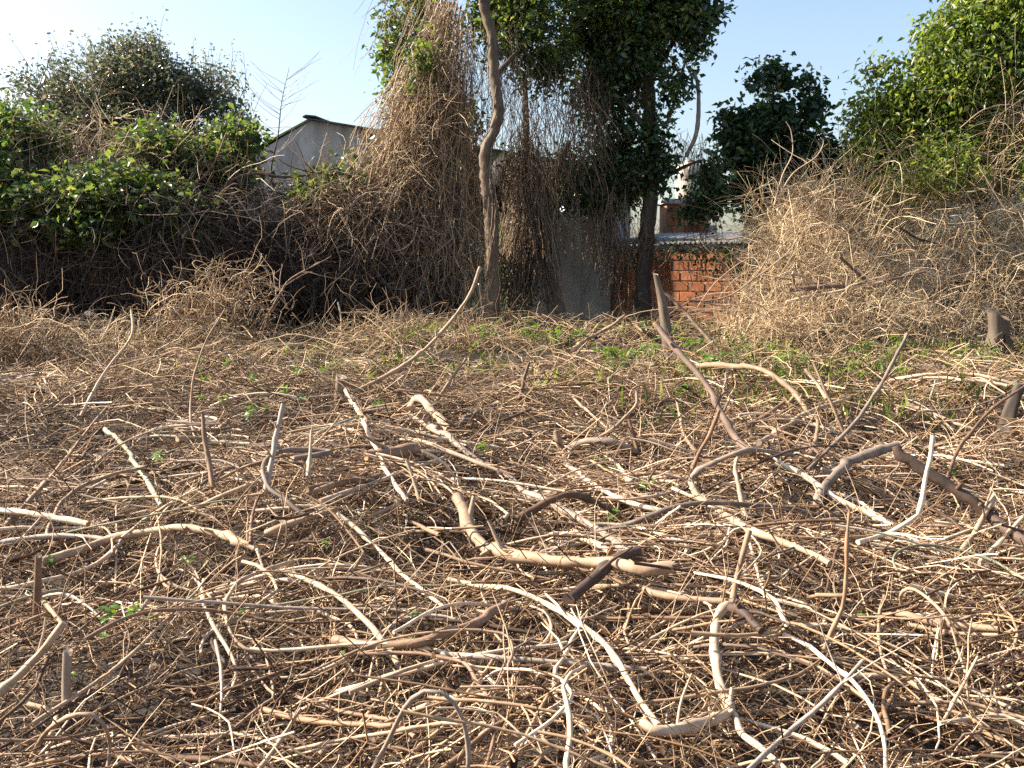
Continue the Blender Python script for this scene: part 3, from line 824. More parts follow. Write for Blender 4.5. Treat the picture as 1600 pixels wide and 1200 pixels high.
# ivy behind the tent, mostly added to shade the house wall
b7 = at(690, 500, 20.2); b7[2] = ground_z(b7[0], b7[1])
ivb = thing('shade_ivy', 'dark ivy added behind the vine tent to shade the house wall', 'bush', b7)
lob = [(660, 330, 70, 90, 20.3, .5), (725, 300, 34, 60, 20.2, .4), (800, 290, 40, 50, 20.0, .35), (812, 390, 22, 90, 19.9, .3), (640, 240, 60, 50, 20.8, .4)]
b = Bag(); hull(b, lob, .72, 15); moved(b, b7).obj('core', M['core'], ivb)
bl = Bag(); P, ids = lobe_points(lob, 900, 4, Waves(71, 3, 3), -.6); foliage(bl, P, 8, .12, .11, .6, droop_dir=.8, up=.4)
stuff(moved(bl, b7).obj('foliage', M['leaf_ivy'], ivb))

# second trunk wrapped in vine, forked
Y2 = 18.9
b2 = at(872, 510, Y2); b2[2] = ground_z(b2[0], b2[1])
st = thing('forked_tree', 'leaning forked tree wrapped in dead vines in front of the shaded wall', 'tree', b2)
trunk_obj([(880, 520), (872, 470), (858, 420), (850, 375), (840, 330), (826, 270), (822, 200), (820, 120)], [9, 8, 8, 7, 6, 5, 4], Y2, 'trunk', M['trunk'], st, b2, 10, 50, .12)
trunk_obj([(850, 372), (852, 335), (862, 305), (868, 280), (890, 220)], [5.5, 4.5, 3], Y2 + .05, 'limb', M['trunk'], st, b2, 8, 24)
b = Bag()
curtain(b, 300, [(800, 190), (822, 200), (845, 230)], [(835, 400), (850, 420), (862, 470)], Yt=(18.6, 19.0), Yl=(18.6, 18.95), bulge=.1, wob=.035)
curtain(b, 260, [(815, 250), (830, 260)], [(780, 470), (800, 490), (860, 490)], Yt=(18.7, 19.2), Yl=(18.6, 19.2), bulge=.05, wob=.05)
curtain(b, 260, [(790, 215), (860, 230), (960, 250)], [(790, 340), (870, 330), (965, 420)], Yt=(18.7, 19.8), Yl=(18.6, 19.8), bulge=.0, wob=.04)
curtain(b, 110, [(925, 290), (975, 300)], [(930, 430), (975, 470)], Yt=(18.9, 19.6), Yl=(18.9, 19.6), bulge=.0, wob=.04)
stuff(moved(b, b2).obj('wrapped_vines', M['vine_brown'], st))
bl = Bag(); lob = [(900, 290, 70, 40, 19.3, .5), (820, 270, 70, 25, 19.2, .5), (810, 340, 25, 60, 19.3, .4), (945, 300, 34, 40, 19.4, .4), (805, 430, 30, 60, 19.5, .4), (730, 400, 25, 70, 18.9, .4), (860, 245, 60, 22, 19.3, .5), (940, 255, 40, 25, 19.3, .4), (770, 270, 60, 30, 19.0, .4)]
P, ids = lobe_points(lob, 1500, 2, Waves(44, 3, 3), -.4); foliage(bl, P, 7, .12, .10, .55, droop_dir=.9, up=.3)
stuff(moved(bl, b2).obj('foliage', M['leaf_ivy'], st))

# ivy tower tree
IY = 19.3
b3 = at(1010, 500, IY); b3[2] = ground_z(b3[0], b3[1])
it = thing('ivy_tree', 'tall dark tree smothered in glossy ivy beside the brick wall', 'tree', b3)
trunk_obj([(1006, 510), (1005, 450), (1008, 400), (1013, 340), (1018, 280), (1016, 200), (1010, 100), (1005, 0), (1000, -120)], [13, 12, 11, 9, 7], IY, 'trunk', M['trunkdark'], it, b3, 12, 50, .12)
for pth, r in (([(1015, 210), (960, 140), (930, 80)], [5, 2]), ([(1012, 130), (1050, 70), (1080, 20)], [5, 2]), ([(1010, 90), (980, 30), (950, -40)], [5, 2]), ([(1018, 290), (1060, 265), (1095, 250)], [4, 2])):
    trunk_obj(pth, r, IY, 'limb', M['trunkdark'], it, b3, 7, 14)
for pth, r in (([(1040, 200), (1052, 165), (1062, 130), (1070, 100), (1084, 84)], [3.2, 2.4, 2]), ([(1072, 104), (1084, 112), (1091, 140), (1091, 185), (1086, 215), (1072, 245)], [2.2, 3, 3.6, 3])):
    trunk_obj(pth, r, IY - .3, 'dead_limb', M['grey'], it, b3, 7, 24)
lob = [(1000, 55, 85, 95, 19.2, 1.0), (945, 140, 50, 70, 19.3, .7), (1005, 190, 45, 100, 19.2, .55), (1000, -60, 120, 80, 19.2, 1.3), (1050, 30, 45, 60, 19.0, .7), (985, 300, 30, 55, 19.3, .4), (915, 40, 40, 90, 19.4, .6),
       (1112, 285, 26, 44, 18.9, .4), (1095, 320, 34, 26, 18.9, .35), (1028, 260, 22, 50, 19.2, .35), (1098, 12, 32, 34, 19.0, .5), (1075, 70, 32, 36, 19.0, .45), (1055, 135, 24, 40, 19.0, .35), (1040, -20, 60, 50, 18.8, .6), (960, 230, 30, 50, 19.4, .4)]
bl, bt = Bag(), Bag()
P, ids = lobe_points(lob, 4200, 2.0, Waves(42, 3, 4.2), -.55)
foliage(bl, P, 8, .12, .12, .6, bag_t=bt, centre=centres(lob, ids), droop_dir=.7, up=.5, twig_r=.008)
stuff(moved(bl, b3).obj('crown', M['leaf_ivy'], it)); 
P, ids = lobe_points([(1095, 330, 34, 45, 18.9, .35), (975, 290, 30, 50, 19.2, .3), (1075, 225, 40, 25, 19, .3), (1000, 360, 40, 35, 19.1, .3), (920, 160, 40, 90, 19, .4)], 620, 2); N = len(P)
d = RNG.normal(size=P.shape) * .5; d[:, 2] -= 1
tubes(bt, wander(N, 6, P, d, RNG.uniform(.3, 1.0, N), .16, .2, .1), taper(N, 6, RNG.uniform(.003, .006, N), .6), 3)
stuff(moved(bt, b3).obj('twigs', M['vine_brown'], it))
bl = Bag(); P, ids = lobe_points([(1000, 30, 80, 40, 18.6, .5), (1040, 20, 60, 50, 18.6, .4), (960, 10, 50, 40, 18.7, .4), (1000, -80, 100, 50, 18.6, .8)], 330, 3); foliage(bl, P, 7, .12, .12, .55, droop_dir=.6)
stuff(moved(bl, b3).obj('lit_tone_foliage', M['leaf_vine'], it))  # lighter leaf colour paints sunlight onto the upper crown

# dark round tree and the yellow green trees on the right
MY = 19.6
b4 = at(1225, 480, MY); b4[2] = ground_z(b4[0], b4[1])
mt = thing('dark_tree', 'small dark green tree standing alone against the sky behind the thicket', 'tree', b4)
trunk_obj([(1228, 500), (1226, 400), (1222, 300), (1212, 180), (1203, 110)], [7, 6, 5, 3, 1.5], MY, 'trunk', M['trunkdark'], mt, b4, 9, 30)
lob = [(1203, 150, 42, 42, 19.5, .5), (1205, 118, 26, 22, 19.5, .3), (1225, 205, 70, 50, 19.5, .8), (1245, 270, 80, 52, 19.5, .9), (1180, 250, 42, 42, 19.5, .5), (1295, 245, 34, 40, 19.5, .4), (1145, 215, 26, 16, 19.5, .25), (1140, 185, 14, 10, 19.5, .2),
       (1272, 165, 14, 18, 19.5, .2), (1165, 190, 30, 20, 19.5, .3), (1190, 330, 45, 28, 19.5, .5), (1230, 345, 60, 50, 19.6, .6), (1290, 320, 40, 40, 19.6, .5), (1170, 295, 24, 20, 19.4, .3)]
bl, bt = Bag(), Bag()
lob = [(a_, b_, c_ * 1.14, d_ * 1.1, e_, f_) for a_, b_, c_, d_, e_, f_ in lob] + [(1150, 240, 26, 16, 19.4, .2), (1185, 120, 14, 14, 19.5, .2), (1310, 205, 20, 16, 19.4, .2), (1140, 300, 18, 14, 19.4, .2), (1262, 130, 12, 14, 19.5, .2)]
P, ids = lobe_points(lob, 2300, 1.8, Waves(43, 3, 5.5), -.5)
foliage(bl, P, 7, .12, .15, .62, bag_t=bt, centre=centres(lob, ids), droop_dir=.5)
stuff(moved(bl, b4).obj('crown', M['leaf_dark'], mt)); stuff(moved(bt, b4).obj('twigs', M['trunkdark'], mt))

RY = 17.8
b5 = at(1540, 450, RY); b5[2] = ground_z(b5[0], b5[1])
rt = thing('yellow_green_tree', 'spreading yellow green tree with drooping sprays above the dry thicket', 'tree', b5)
trunk_obj([(1545, 520), (1540, 400), (1530, 300), (1528, 200), (1530, 120), (1528, 30), (1525, -60)], [10, 9, 6.5, 4, 2.4, 1.6], RY, 'trunk', M['trunk'], rt, b5, 10, 40)
for pth, r in (([(1530, 240), (1480, 170), (1420, 100), (1350, 110)], [5, 3, 1.5]), ([(1528, 180), (1570, 110), (1620, 60)], [5, 3]), ([(1532, 280), (1470, 240), (1400, 210)], [4, 2]), ([(1530, 130), (1490, 80), (1470, 30)], [4, 2]), ([(1530, 230), (1600, 200), (1680, 190)], [4, 2])):
    trunk_obj(pth, r, RY, 'limb', M['trunk'], rt, b5, 7, 16)
lob = [(1510, 100, 70, 60, 17.6, 1.0), (1580, 70, 60, 60, 17.8, 1.0), (1450, 160, 55, 50, 17.4, .7), (1480, 220, 60, 50, 17.4, .8), (1405, 195, 42, 40, 17.4, .5), (1375, 170, 30, 18, 17.4, .3), (1580, 180, 70, 55, 17.6, .9), (1480, 50, 34, 30, 17.6, .4),
       (1535, 10, 35, 25, 17.6, .5), (1650, 90, 60, 110, 17.8, 1), (1370, 105, 34, 10, 17.3, .2), (1410, 88, 24, 10, 17.3, .2), (1340, 120, 12, 7, 17.3, .15), (1440, 110, 30, 25, 17.4, .3), (1420, 240, 40, 30, 17.5, .4), (1345, 180, 22, 14, 17.4, .2)]
bl, bt = Bag(), Bag()
lob += [(1535, 60, 50, 60, 17.1, .6), (1590, 20, 60, 40, 17.2, .6), (1560, 130, 60, 50, 17.0, .6), (1500, 150, 50, 50, 17.0, .5)]
lob += [(1590, 40, 50, 50, 17.0, .6), (1560, 10, 50, 40, 17.2, .6), (1490, 75, 34, 30, 17.2, .4), (1500, 115, 60, 45, 17.1, .6), (1570, 105, 60, 55, 17.1, .6), (1470, 140, 45, 45, 17.1, .5), (1530, 60, 45, 40, 17.2, .5), (1440, 230, 60, 50, 17.2, .6), (1500, 250, 60, 50, 17.1, .6), (1580, 240, 60, 50, 17.1, .6), (1385, 230, 40, 40, 17.3, .5), (1640, 200, 60, 90, 17.2, .8)]
lob = [(a_, b_, c_ * .92, d_ * .9, e_, f_) for a_, b_, c_, d_, e_, f_ in lob] + [(1425, 132, 34, 10, 17.2, .3), (1445, 82, 22, 12, 17.2, .25), (1472, 52, 16, 16, 17.2, .25), (1502, 18, 14, 18, 17.2, .25), (1400, 160, 30, 12, 17.2, .3), (1360, 215, 26, 22, 17.3, .3), (1350, 255, 22, 26, 17.3, .3)]
P, ids = lobe_points(lob, 9000, 1.7, Waves(45, 3, 4.4), -.42)
foliage(bl, P, 8, .17, .125, .42, bag_t=bt, centre=centres(lob, ids), droop_dir=.8, up=.5)
stuff(moved(bl, b5).obj('crown', M['leaf_yellow'], rt))
P, ids = lobe_points([(1520, 150, 60, 70, 18.4, .5), (1580, 150, 60, 60, 18.4, .5), (1560, 230, 60, 40, 18.3, .5)], 500, 2); bl = Bag(); foliage(bl, P, 8, .13, .12, .5)
b = Bag(); P, ids = lobe_points([(1560, 270, 90, 60, 16.6, .7), (1450, 270, 70, 60, 16.7, .6), (1580, 200, 60, 50, 16.7, .6), (1330, 310, 70, 60, 16.6, .6), (1600, 200, 70, 80, 16.5, .6), (1230, 330, 60, 60, 16.7, .5)], 1000, 1.6); N = len(P)
d = RNG.normal(size=P.shape); d[:, 2] += .2
tubes(b, wander(N, 8, P, d, RNG.uniform(.5, 1.6, N), .14, .05, .2), taper(N, 8, RNG.uniform(.0026, .005, N), .5), 3)
stuff(moved(b, b5).obj('tangled_stems', M['thicket'], rt))
stuff(moved(bl, b5).obj('inner_foliage', M['leaf_ivy'], rt)); stuff(moved(bt, b5).obj('twigs', M['vine_brown'], rt))

WY = 18.2
b6 = at(1375, 420, WY); b6[2] = ground_z(b6[0], b6[1])
wt = thing('willowy_shrub', 'shrub of narrow hanging green leaves between the dark tree and thicket', 'shrub', b6)
lob = [(1385, 290, 50, 50, 18.2, .6), (1345, 310, 26, 50, 18.2, .4), (1410, 250, 40, 35, 18.2, .5), (1440, 290, 60, 40, 18.2, .6), (1360, 360, 40, 30, 18.2, .4), (1520, 270, 90, 40, 18.4, .6)]
bl, bt = Bag(), Bag()
P, ids = lobe_points(lob, 900, 2); foliage(bl, P, 9, .14, .19, .17, droop_dir=1.0, up=.3, bag_t=bt, centre=centres(lob, ids))
stuff(moved(bl, b6).obj('foliage', M['leaf_willow'], wt))
K = 10; stp = np.array([at(1375 + RNG.normal() * 22, 440, WY + RNG.normal() * .3) for _ in range(26)])
d = RNG.normal(size=(26, 3)) * .3; d[:, 2] += 1.2
tubes(bt, wander(26, K, stp, d, RNG.uniform(1.2, 2.6, 26), .08, .03), taper(26, K, np.full(26, .012)), 4)
stuff(moved(bt, b6).obj('stems', M['brown'], wt))

# ------------------------------------------------------------------ right: the dry thicket
def thicket(name, label, lobes, n, green=None, ng=0, core=None, ln=(.35, 1.3)):
    base = at(lobes[0][0], 520, lobes[0][4]); base[2] = ground_z(base[0], base[1])
    t = thing(name, label, 'thicket', base)
    if core:
        b = Bag(); hull(b, core, .8, 12); moved(b, base).obj('core', M['core'], t)
    b = Bag(); P, ids = lobe_points(lobes, n, 2.6, Waves(51, 3, 2.4), -1.1); N = len(P)
    d = RNG.normal(size=P.shape); d[:, 2] += .1
    tubes(b, wander(N, 6, P, d, RNG.uniform(*ln, N), .28, .06, .26), taper(N, 6, RNG.uniform(.0026, .0056, N), .5), 3)
    stuff(moved(b, base).obj('dry_twigs', M['thicket'], t))
    b = Bag(); P, ids = lobe_points(lobes, max(24, n // 130), 1.5); N = len(P)
    d = RNG.normal(size=P.shape) * [1.0, .6, .6]; d[:, 2] += .4
    tubes(b, wander(N, 10, P, d, RNG.uniform(1.2, 2.8, N), .10, .10, .15), taper(N, 10, RNG.uniform(.005, .011, N), .4), 4)
    stuff(moved(b, base).obj('arching_stems', M['thicket'], t))
    if ng:
        b = Bag(); P, ids = lobe_points(green, ng, 2, Waves(52, 3, 2.5), -.2); foliage(b, P, 7, .12, .11, .35, droop_dir=.6)
        stuff(moved(b, base).obj('foliage', M['leaf_yellow'], t))
    return t
thicket('dry_thicket', 'tall pale dry thicket beneath the yellow green tree', [(1500, 380, 140, 90, 16.6, 1.1), (1580, 330, 70, 60, 16.8, 1.0), (1430, 320, 60, 40, 16.9, .8), (1600, 420, 120, 110, 16.2, 1.2), (1440, 350, 80, 60, 16.6, .8), (1500, 470, 150, 60, 15.8, 1.0), (1690, 370, 100, 100, 16.4, 1.2)], 5400,
        green=[(1480, 270, 110, 50, 16.4, .8), (1580, 300, 70, 70, 16.1, .7), (1410, 310, 60, 50, 16.5, .6), (1560, 210, 80, 50, 16.6, .6)], ng=1300, core=[(1560, 480, 130, 70, 16.7, .8), (1660, 470, 80, 70, 16.6, .6)])
thicket('dry_thicket', 'low tangled dry thicket with arching vines between the brick wall and tall thicket', [(1270, 440, 110, 60, 15.9, .9), (1240, 375, 70, 45, 16.4, .7), (1350, 430, 90, 60, 16.0, .9), (1300, 500, 140, 45, 15.2, .8), (1195, 490, 50, 36, 15.8, .6), (1330, 360, 60, 40, 16.6, .6), (1215, 350, 50, 50, 16.8, .5), (1290, 330, 70, 50, 16.9, .6)], 5600,
        core=[(1290, 490, 120, 48, 16.3, .6)])
thicket('dry_thicket', 'brown matted dry thicket mound spilling down beside the chunky stump', [(1290, 520, 90, 35, 14.6, .6), (1400, 510, 90, 40, 14.8, .7), (1470, 520, 70, 40, 14.9, .6), (1190, 520, 70, 30, 14.9, .6)], 3400, ln=(.3, .9), core=[(1330, 535, 110, 24, 15.0, .4)])
for lab, path, r, Yd, m, s in (
    ('dark dead branch lying across the low tangled thicket', [(1232, 453), (1262, 450), (1300, 447), (1335, 446), (1390, 437), (1446, 424)], (4.6, 1.6), 14.6, 'dark', 3),
    ('tan dead branch crossing just under the dark one on the thicket', [(1228, 472), (1270, 462), (1305, 456), (1345, 447), (1380, 440)], (2.6, 1.6), 14.5, 'tan', 3),
    ('short dark prong slanting down onto the dark dead branch', [(1312, 401), (1330, 418), (1354, 440)], (2.4, 2.6), 14.5, 'brown', 0),
    ('stubby upright fork at the butt of the dark dead branch', [(1241, 450), (1238, 432), (1234, 424)], (3, 2.4), 14.55, 'brown', 1),
    ('pale split stick lying beside the stubby fork on the thicket', [(1238, 426), (1255, 432), (1272, 442)], (2.6, 2), 14.5, 'tan', 0),
    ('red brown twig bent inside the tall pale thicket', [(1405, 355), (1425, 368), (1445, 378)], (2.2, 1.6), 15.2, 'dark', 1)):
    place(bough('dead_branch', lab, path, r, Yd, m, subs=s))
for lab, path, r, Yd in (
    ('pale looping vine arching in front of the brick wall', [(1074, 468), (1107, 470), (1142, 461), (1177, 435), (1198, 405), (1201, 389), (1188, 372), (1163, 370), (1130, 375), (1107, 368)], (2, 1.5), 14.4),
    ('pale flat vine running low in front of the brick wall', [(1098, 472), (1130, 478), (1180, 474), (1215, 500)], (1.6, 1.2), 14.3),
    ('thin vine rising in a tall hook over the dark tree', [(1215, 330), (1222, 300), (1240, 270), (1275, 245), (1287, 222), (1282, 215)], (1.8, 1.), 15.4),
    ('thin vine climbing straight before the dark tree', [(1210, 320), (1222, 275), (1238, 240), (1236, 205), (1228, 190)], (1.4, 1.), 15.4),
    ('long thin vine slanting down through the tall thicket', [(1530, 260), (1560, 310), (1600, 370)], (1.8, 1.2), 15.3),
    ('slanting pale vine leaning over the low tangled thicket', [(1172, 440), (1200, 420), (1230, 395), (1248, 370)], (1.8, 1.4), 14.8),
    ('curved vine sweeping up beside the brick wall end', [(1090, 480), (1115, 445), (1150, 415), (1185, 395)], (1.6, 1.), 14.6),
    ('fine pale vine arching over the crown of the yellow green tree', [(1500, 200), (1540, 170), (1590, 165), (1640, 190)], (1.4, 1.), 16.2)):
    place(bough('vine', lab, path, (r[0] * .7, r[1] * .6), Yd, 'tan', 'vine', subs=1))

# creeper spilling over the brick wall
c8 = at(1120, 395, 19.6)
wc = thing('wall_creeper', 'dark creeper and dead vines spilling over the brick wall and its beam', 'creeper', c8)
b = Bag(); n = 95
st_ = np.array([at(x_, RNG.uniform(372, 400), RNG.uniform(19.3, 19.8)) for x_ in RNG.uniform(1020, 1180, n)])
d = RNG.normal(size=(n, 3)) * [.6, .25, .3]; d[:, 2] -= .8
tubes(b, wander(n, 8, st_, d, RNG.uniform(.25, 1.3, n), .2, .12, .2), taper(n, 8, RNG.uniform(.003, .007, n), .5), 3)
stuff(moved(b, c8).obj('dead_vines', M['vine_brown'], wc))
bl = Bag(); P, ids = lobe_points([(1140, 400, 36, 16, 19.4, .2), (1070, 392, 30, 10, 19.5, .2), (1105, 420, 20, 22, 19.4, .15), (1165, 420, 20, 25, 19.3, .2), (1000, 395, 30, 20, 19.5, .2)], 80, 2); foliage(bl, P, 6, .09, .10, .55, droop_dir=.8)
stuff(moved(bl, c8).obj('foliage', M['leaf_ivy'], wc))

# ------------------------------------------------------------------ stumps and posts
def stump(name, label, path, r, Yd, mat='stump', cat='stump', cut=True, lump=.12):
    pts = [at(x, y, Yd) for x, y in path]
    base = pts[0].copy()
    t = thing(name, label, cat, base)
    P = spline(pts, 16); rr = np.interp(np.linspace(0, 1, 16), np.linspace(0, 1, len(r)), r) / FPX * Yd
    K = 18; S = 18
    P = spline(pts, K); rr = np.interp(np.linspace(0, 1, K), np.linspace(0, 1, len(r)), r) / FPX * Yd
    w = Waves(int(abs(base[0]) * 1000) % 9973, 3, 3.2); f = Waves(int(base[1] * 1000) % 9973, 2, 4.0)
    a = np.arange(S) / S * 2 * math.pi; q = np.linspace(0, 1, K)
    A, Q = np.meshgrid(a, q)
    ridge = 1 + lump * (.9 * w(np.stack([np.cos(A), np.sin(A), Q * 1.4], -1)) + .35 * np.sin(A * 5 + 2 * w(np.stack([np.cos(A), np.sin(A), Q], -1))))
    X_ = P[:, 0][:, None] + np.cos(A) * rr[:, None] * ridge
    Y_ = P[:, 1][:, None] + np.sin(A) * rr[:, None] * ridge
    rough = rr[-1] * (.5 * np.cos(A - 2.4) + .22 * f(np.stack([np.cos(A), np.sin(A)], -1)))
    Z_ = P[:, 2][:, None] + rough * Q ** 6
    b = Bag(); k, s_ = np.meshgrid(np.arange(K - 1), np.arange(S), indexing='ij'); s2 = (s_ + 1) % S
    b.add(np.stack([X_, Y_, Z_], -1), np.stack([k * S + s_, k * S + s2, (k + 1) * S + s2, (k + 1) * S + s_], -1).reshape(-1, 4))
    moved(b, base).obj('bark', M[mat], t)
    ring = np.stack([X_[-1], Y_[-1], Z_[-1]], -1); c = ring.mean(0)
    V_ = np.concatenate([ring, c + (ring - c) * .55 - [0, 0, rr[-1] * .06], [c - [0, 0, rr[-1] * .12]]])
    b = Bag(); i_ = np.arange(S); b.add(V_, np.stack([i_, (i_ + 1) % S, S + (i_ + 1) % S, S + i_], -1)); b.add(V_, np.stack([S + i_, S + (i_ + 1) % S, np.full(S, 2 * S)], -1))
    moved(b, base).obj('cut_face', M['oldcut' if cut else mat], t)
    return t
Yp = 13.2
stump('stump_post', 'tall grey weathered stump post behind the long leaning dark branch', [(1046, 585), (1044, 540), (1036, 480), (1024, 428)], [9, 8.5, 7.5, 4], Yp, cat='stump post')
stump('tree_stump', 'thick pale topped tree stump against the dry thicket', [(1554, 590), (1556, 548), (1562, 515), (1560, 490)], [25, 17, 14, 15], 13.6, lump=.2)
stump('tree_stump', 'dark stub leaning beside the thick pale topped stump', [(1590, 585), (1582, 555), (1574, 525)], [7, 7, 6], 13.5, 'trunkdark', cut=False)
stump('tree_stump', 'short mossy stump under the tip of the rising pale rod', [(533, 645), (532, 620), (533, 588)], [9, 9, 8], 9.9, 'stump')
stump('tree_stump', 'small round stump at the foot of the crooked trunk', [(737, 535), (737, 510), (737, 488)], [6, 6, 5.5], 16.4, 'trunk')
stump('tree_stump', 'split little stump by the shaded wall corner', [(915, 535), (917, 515), (920, 504)], [6, 6, 5], 15.2, 'tan')
stump('tree_stump', 'dark reddish stump at the picture edge behind the bleached rods', [(1572, 690), (1578, 645), (1590, 612), (1596, 598)], [15, 11, 10, 7], 8.6, 'trunkdark', lump=.2)
stump('tree_stump', 'low dark stub in the matted thicket mound', [(1224, 560), (1218, 545), (1205, 530)], [9, 8, 6], 14.2, 'trunkdark', cut=False)
stump('tree_stump', 'thin dark stub standing under the matted thicket mound', [(1300, 560), (1292, 535), (1283, 508)], [4, 4, 3], 14.0, 'trunkdark', cut=False)
stump('tree_stump', 'thin mossy stub beside the short mossy stump', [(508, 645), (507, 630), (507, 616)], [5, 5, 4.5], 9.8, 'stump')
stump('tree_stump', 'small brown stub between the pale forked sticks and the bank', [(219, 690), (218, 665), (217, 640)], [5, 5, 4.5], 9.0, 'stump')
stump('cut_stake', 'flat weathered stake standing upright among the near twigs', [(104, 1108), (104, 1065), (106, 1018)], [8, 8, 8], hit(104, 1100)[1], 'stump', 'stake', True, .08)
stump('cut_stake', 'dark upright stub standing by the twin bleached branches', [(57, 960), (59, 915), (60, 868)], [6, 6, 5.5], hit(57, 955)[1], 'brown', 'stake', True, .05)

# ------------------------------------------------------------------ cut branches and vines one can point to
TAKEN = []
def branch(label, tone, r_px, mode, pts, name='cut_branch', cat='branch', dY=.2, tip=.7, cut=None, nubs=0):
    """mode L lies on the slash all along, A springs from it at both ends, U stands in it by its first point"""
    h0 = .014 + r_px * (.0022 if r_px < 12 else .0062)
    if mode == 'L':
        W = [hit(x, y, h0) for x, y in pts]
    else:
        s = np.concatenate([[0], np.cumsum([math.hypot(pts[i + 1][0] - pts[i][0], pts[i + 1][1] - pts[i][1]) for i in range(len(pts) - 1)])])
        s /= s[-1]
        p0 = hit(*pts[0], -.02)
        Y1 = hit(*pts[-1], -.02)[1] if mode == 'A' else p0[1] + dY
        W = []
        for (x, y), q in zip(pts, s):
            g = hit(x, y, h0); Yq = p0[1] + (Y1 - p0[1]) * q
            if mode == 'A': Yq -= .16 * math.sin(math.pi * q)
            W.append(at(x, y, min(Yq, g[1] + .02)))
    W = np.array(W)
    if mode == 'L' and len(W) > 3:
        z = W[:, 2].copy(); z[1:-1] = np.maximum((z[:-2] + z[1:-1] + z[2:]) / 3, z[1:-1] - .03)
        W = np.array([at(x_, y_, Y_ - max(0, zn - zo) * 2.0) for (x_, y_), Y_, zn, zo in zip(pts, W[:, 1], z, W[:, 2])])
    ln = np.linalg.norm(np.diff(W, axis=0), axis=1).sum()
    n = int(np.clip(ln / .045, 10, 60))
    P = spline(W, n)
    Yb = W[:, 1].mean()
    r = r_px * .78 / FPX * Yb * np.linspace(1, tip, n)
    P = P + np.cumsum(RNG.normal(size=P.shape) * r[0] * .05, 0) * np.sin(np.linspace(0, math.pi, n))[:, None] * .6
    r = r * (1 + .10 * np.sin(np.linspace(0, 1, n) * RNG.uniform(8, 25) + RNG.uniform(0, 6)))
    for k in range(max(1, n // 9)):
        q = RNG.integers(1, n - 1); r[q] *= RNG.uniform(1.15, 1.4); P[q:] += RNG.normal(size=3) * r[q] * .35 * np.linspace(1, 0, n - q)[:, None]
    b = Bag(); rod(b, P, r, 8 if r_px < 8 else 12, lump=.12)
    for k in range(nubs):
        q = RNG.integers(2, n - 2); d = unit(RNG.normal(size=3) + [0, 0, .4])
        rod(b, np.stack([P[q], P[q] + d * r[q] * 1.6, P[q] + d * r[q] * RNG.uniform(2.2, 4)]), np.array([.6, .45, .3]) * r[q], 6)
    for k in range(RNG.integers(0, 3)):
        q = RNG.integers(2, n - 2); d = unit(unit(P[q + 1] - P[q]) + RNG.normal(size=3) * .7 + [0, 0, .2])
        rod(b, wander(1, 7, [P[q]], [d], np.array([RNG.uniform(.08, .32)]), .12)[0], np.linspace(r[q] * .5, r[q] * .2, 7), 5)
    base = P[0].copy()
    o = moved(b, base).obj(name, M[tone])
    o.location = base
    tag(o, label, cat)
    for e in (cut or []):
        c, nrm = (P[0], P[0] - P[1]) if e == 0 else (P[-1], P[-1] - P[-2])
        nrm = nrm / np.linalg.norm(nrm); rr = r[0] if e == 0 else r[-1]
        moved(disc_bag(c + nrm * .002, nrm, rr * .9), base).obj('cut_face', M['cut'], o)
    TAKEN.append(P)
    return o

V = dict(name='cut_vine', cat='vine')
B = branch
B('long dark branch leaning up against the tall grey stump post', 'dark', 7, 'U', [(1178, 706), (1165, 700), (1150, 684), (1126, 645), (1108, 614), (1085, 582), (1050, 541), (1024, 506)], dY=.9, tip=.95, cut=[1], nubs=3)
B('thick curved tan log with a smooth bark near the middle of the field', 'tan', 14, 'L', [(714, 776), (724, 796), (738, 822), (752, 842), (768, 856), (801, 866), (838, 871), (878, 875), (920, 877), (960, 880), (1000, 889), (1050, 886)], tip=.75, cut=[0], nubs=3, cat='log', name='fallen_log')
B('hooked pale branch with a cut end bending round at the bottom of the field', 'pale', 11, 'L', [(1137, 945), (1123, 968), (1120, 1018), (1127, 1070), (1141, 1098), (1136, 1114), (1102, 1129), (1060, 1138), (1020, 1141), (1006, 1130)], tip=.95, cut=[1], nubs=2)
B('pale crooked branch running down from the hooked branch to the near edge', 'tan', 9, 'L', [(1145, 1112), (1160, 1146), (1188, 1168), (1228, 1204)])
B('grey knobbly branch rising to the knee of the heavy dark limb', 'grey', 9, 'U', [(1272, 796), (1290, 758), (1320, 730), (1352, 712), (1402, 696)], dY=.4, tip=1.1, nubs=4)
B('heavy dark limb slanting down from its knobbly knee to the edge', 'dark', 12, 'U', [(1610, 852), (1555, 815), (1514, 780), (1469, 750), (1431, 727), (1400, 697)], dY=.35, tip=.9, nubs=5)  # dark tone paints in the shadow side past the knee
B('long straight stick pointing up beyond the knobbly knee', 'grey', 4.2, 'U', [(1262, 735), (1290, 706), (1340, 655), (1375, 600), (1418, 521)], dY=.4, tip=.8)
B('slim pale rod rising high from the short mossy stump', 'tan', 4, 'U', [(552, 613), (605, 586), (657, 551), (696, 511), (720, 481), (736, 455), (750, 418)], dY=.5, tip=.85, cut=[1])
B('long pale limb bending over behind the leaning dark branch', 'tan', 6.5, 'A', [(1085, 574), (1120, 570), (1180, 577), (1210, 590), (1240, 614), (1261, 642)], nubs=2)
B('straight bleached rod tipped with a dark knob below the bent pale limb', 'pale', 5, 'A', [(1185, 692), (1230, 668), (1280, 641), (1332, 621)], tip=.9)
B('white elbow shaped branch with its upper arm standing up', 'pale', 5.2, 'U', [(1340, 848), (1386, 834), (1398, 828), (1431, 807), (1438, 795), (1447, 742), (1458, 681)], dY=.25, tip=.8)
B('orange brown stick standing upright over the near dense twigs', 'red', 5, 'U', [(1286, 1020), (1300, 984), (1316, 950), (1322, 900), (1323, 850), (1327, 801)], dY=.12, tip=.7)
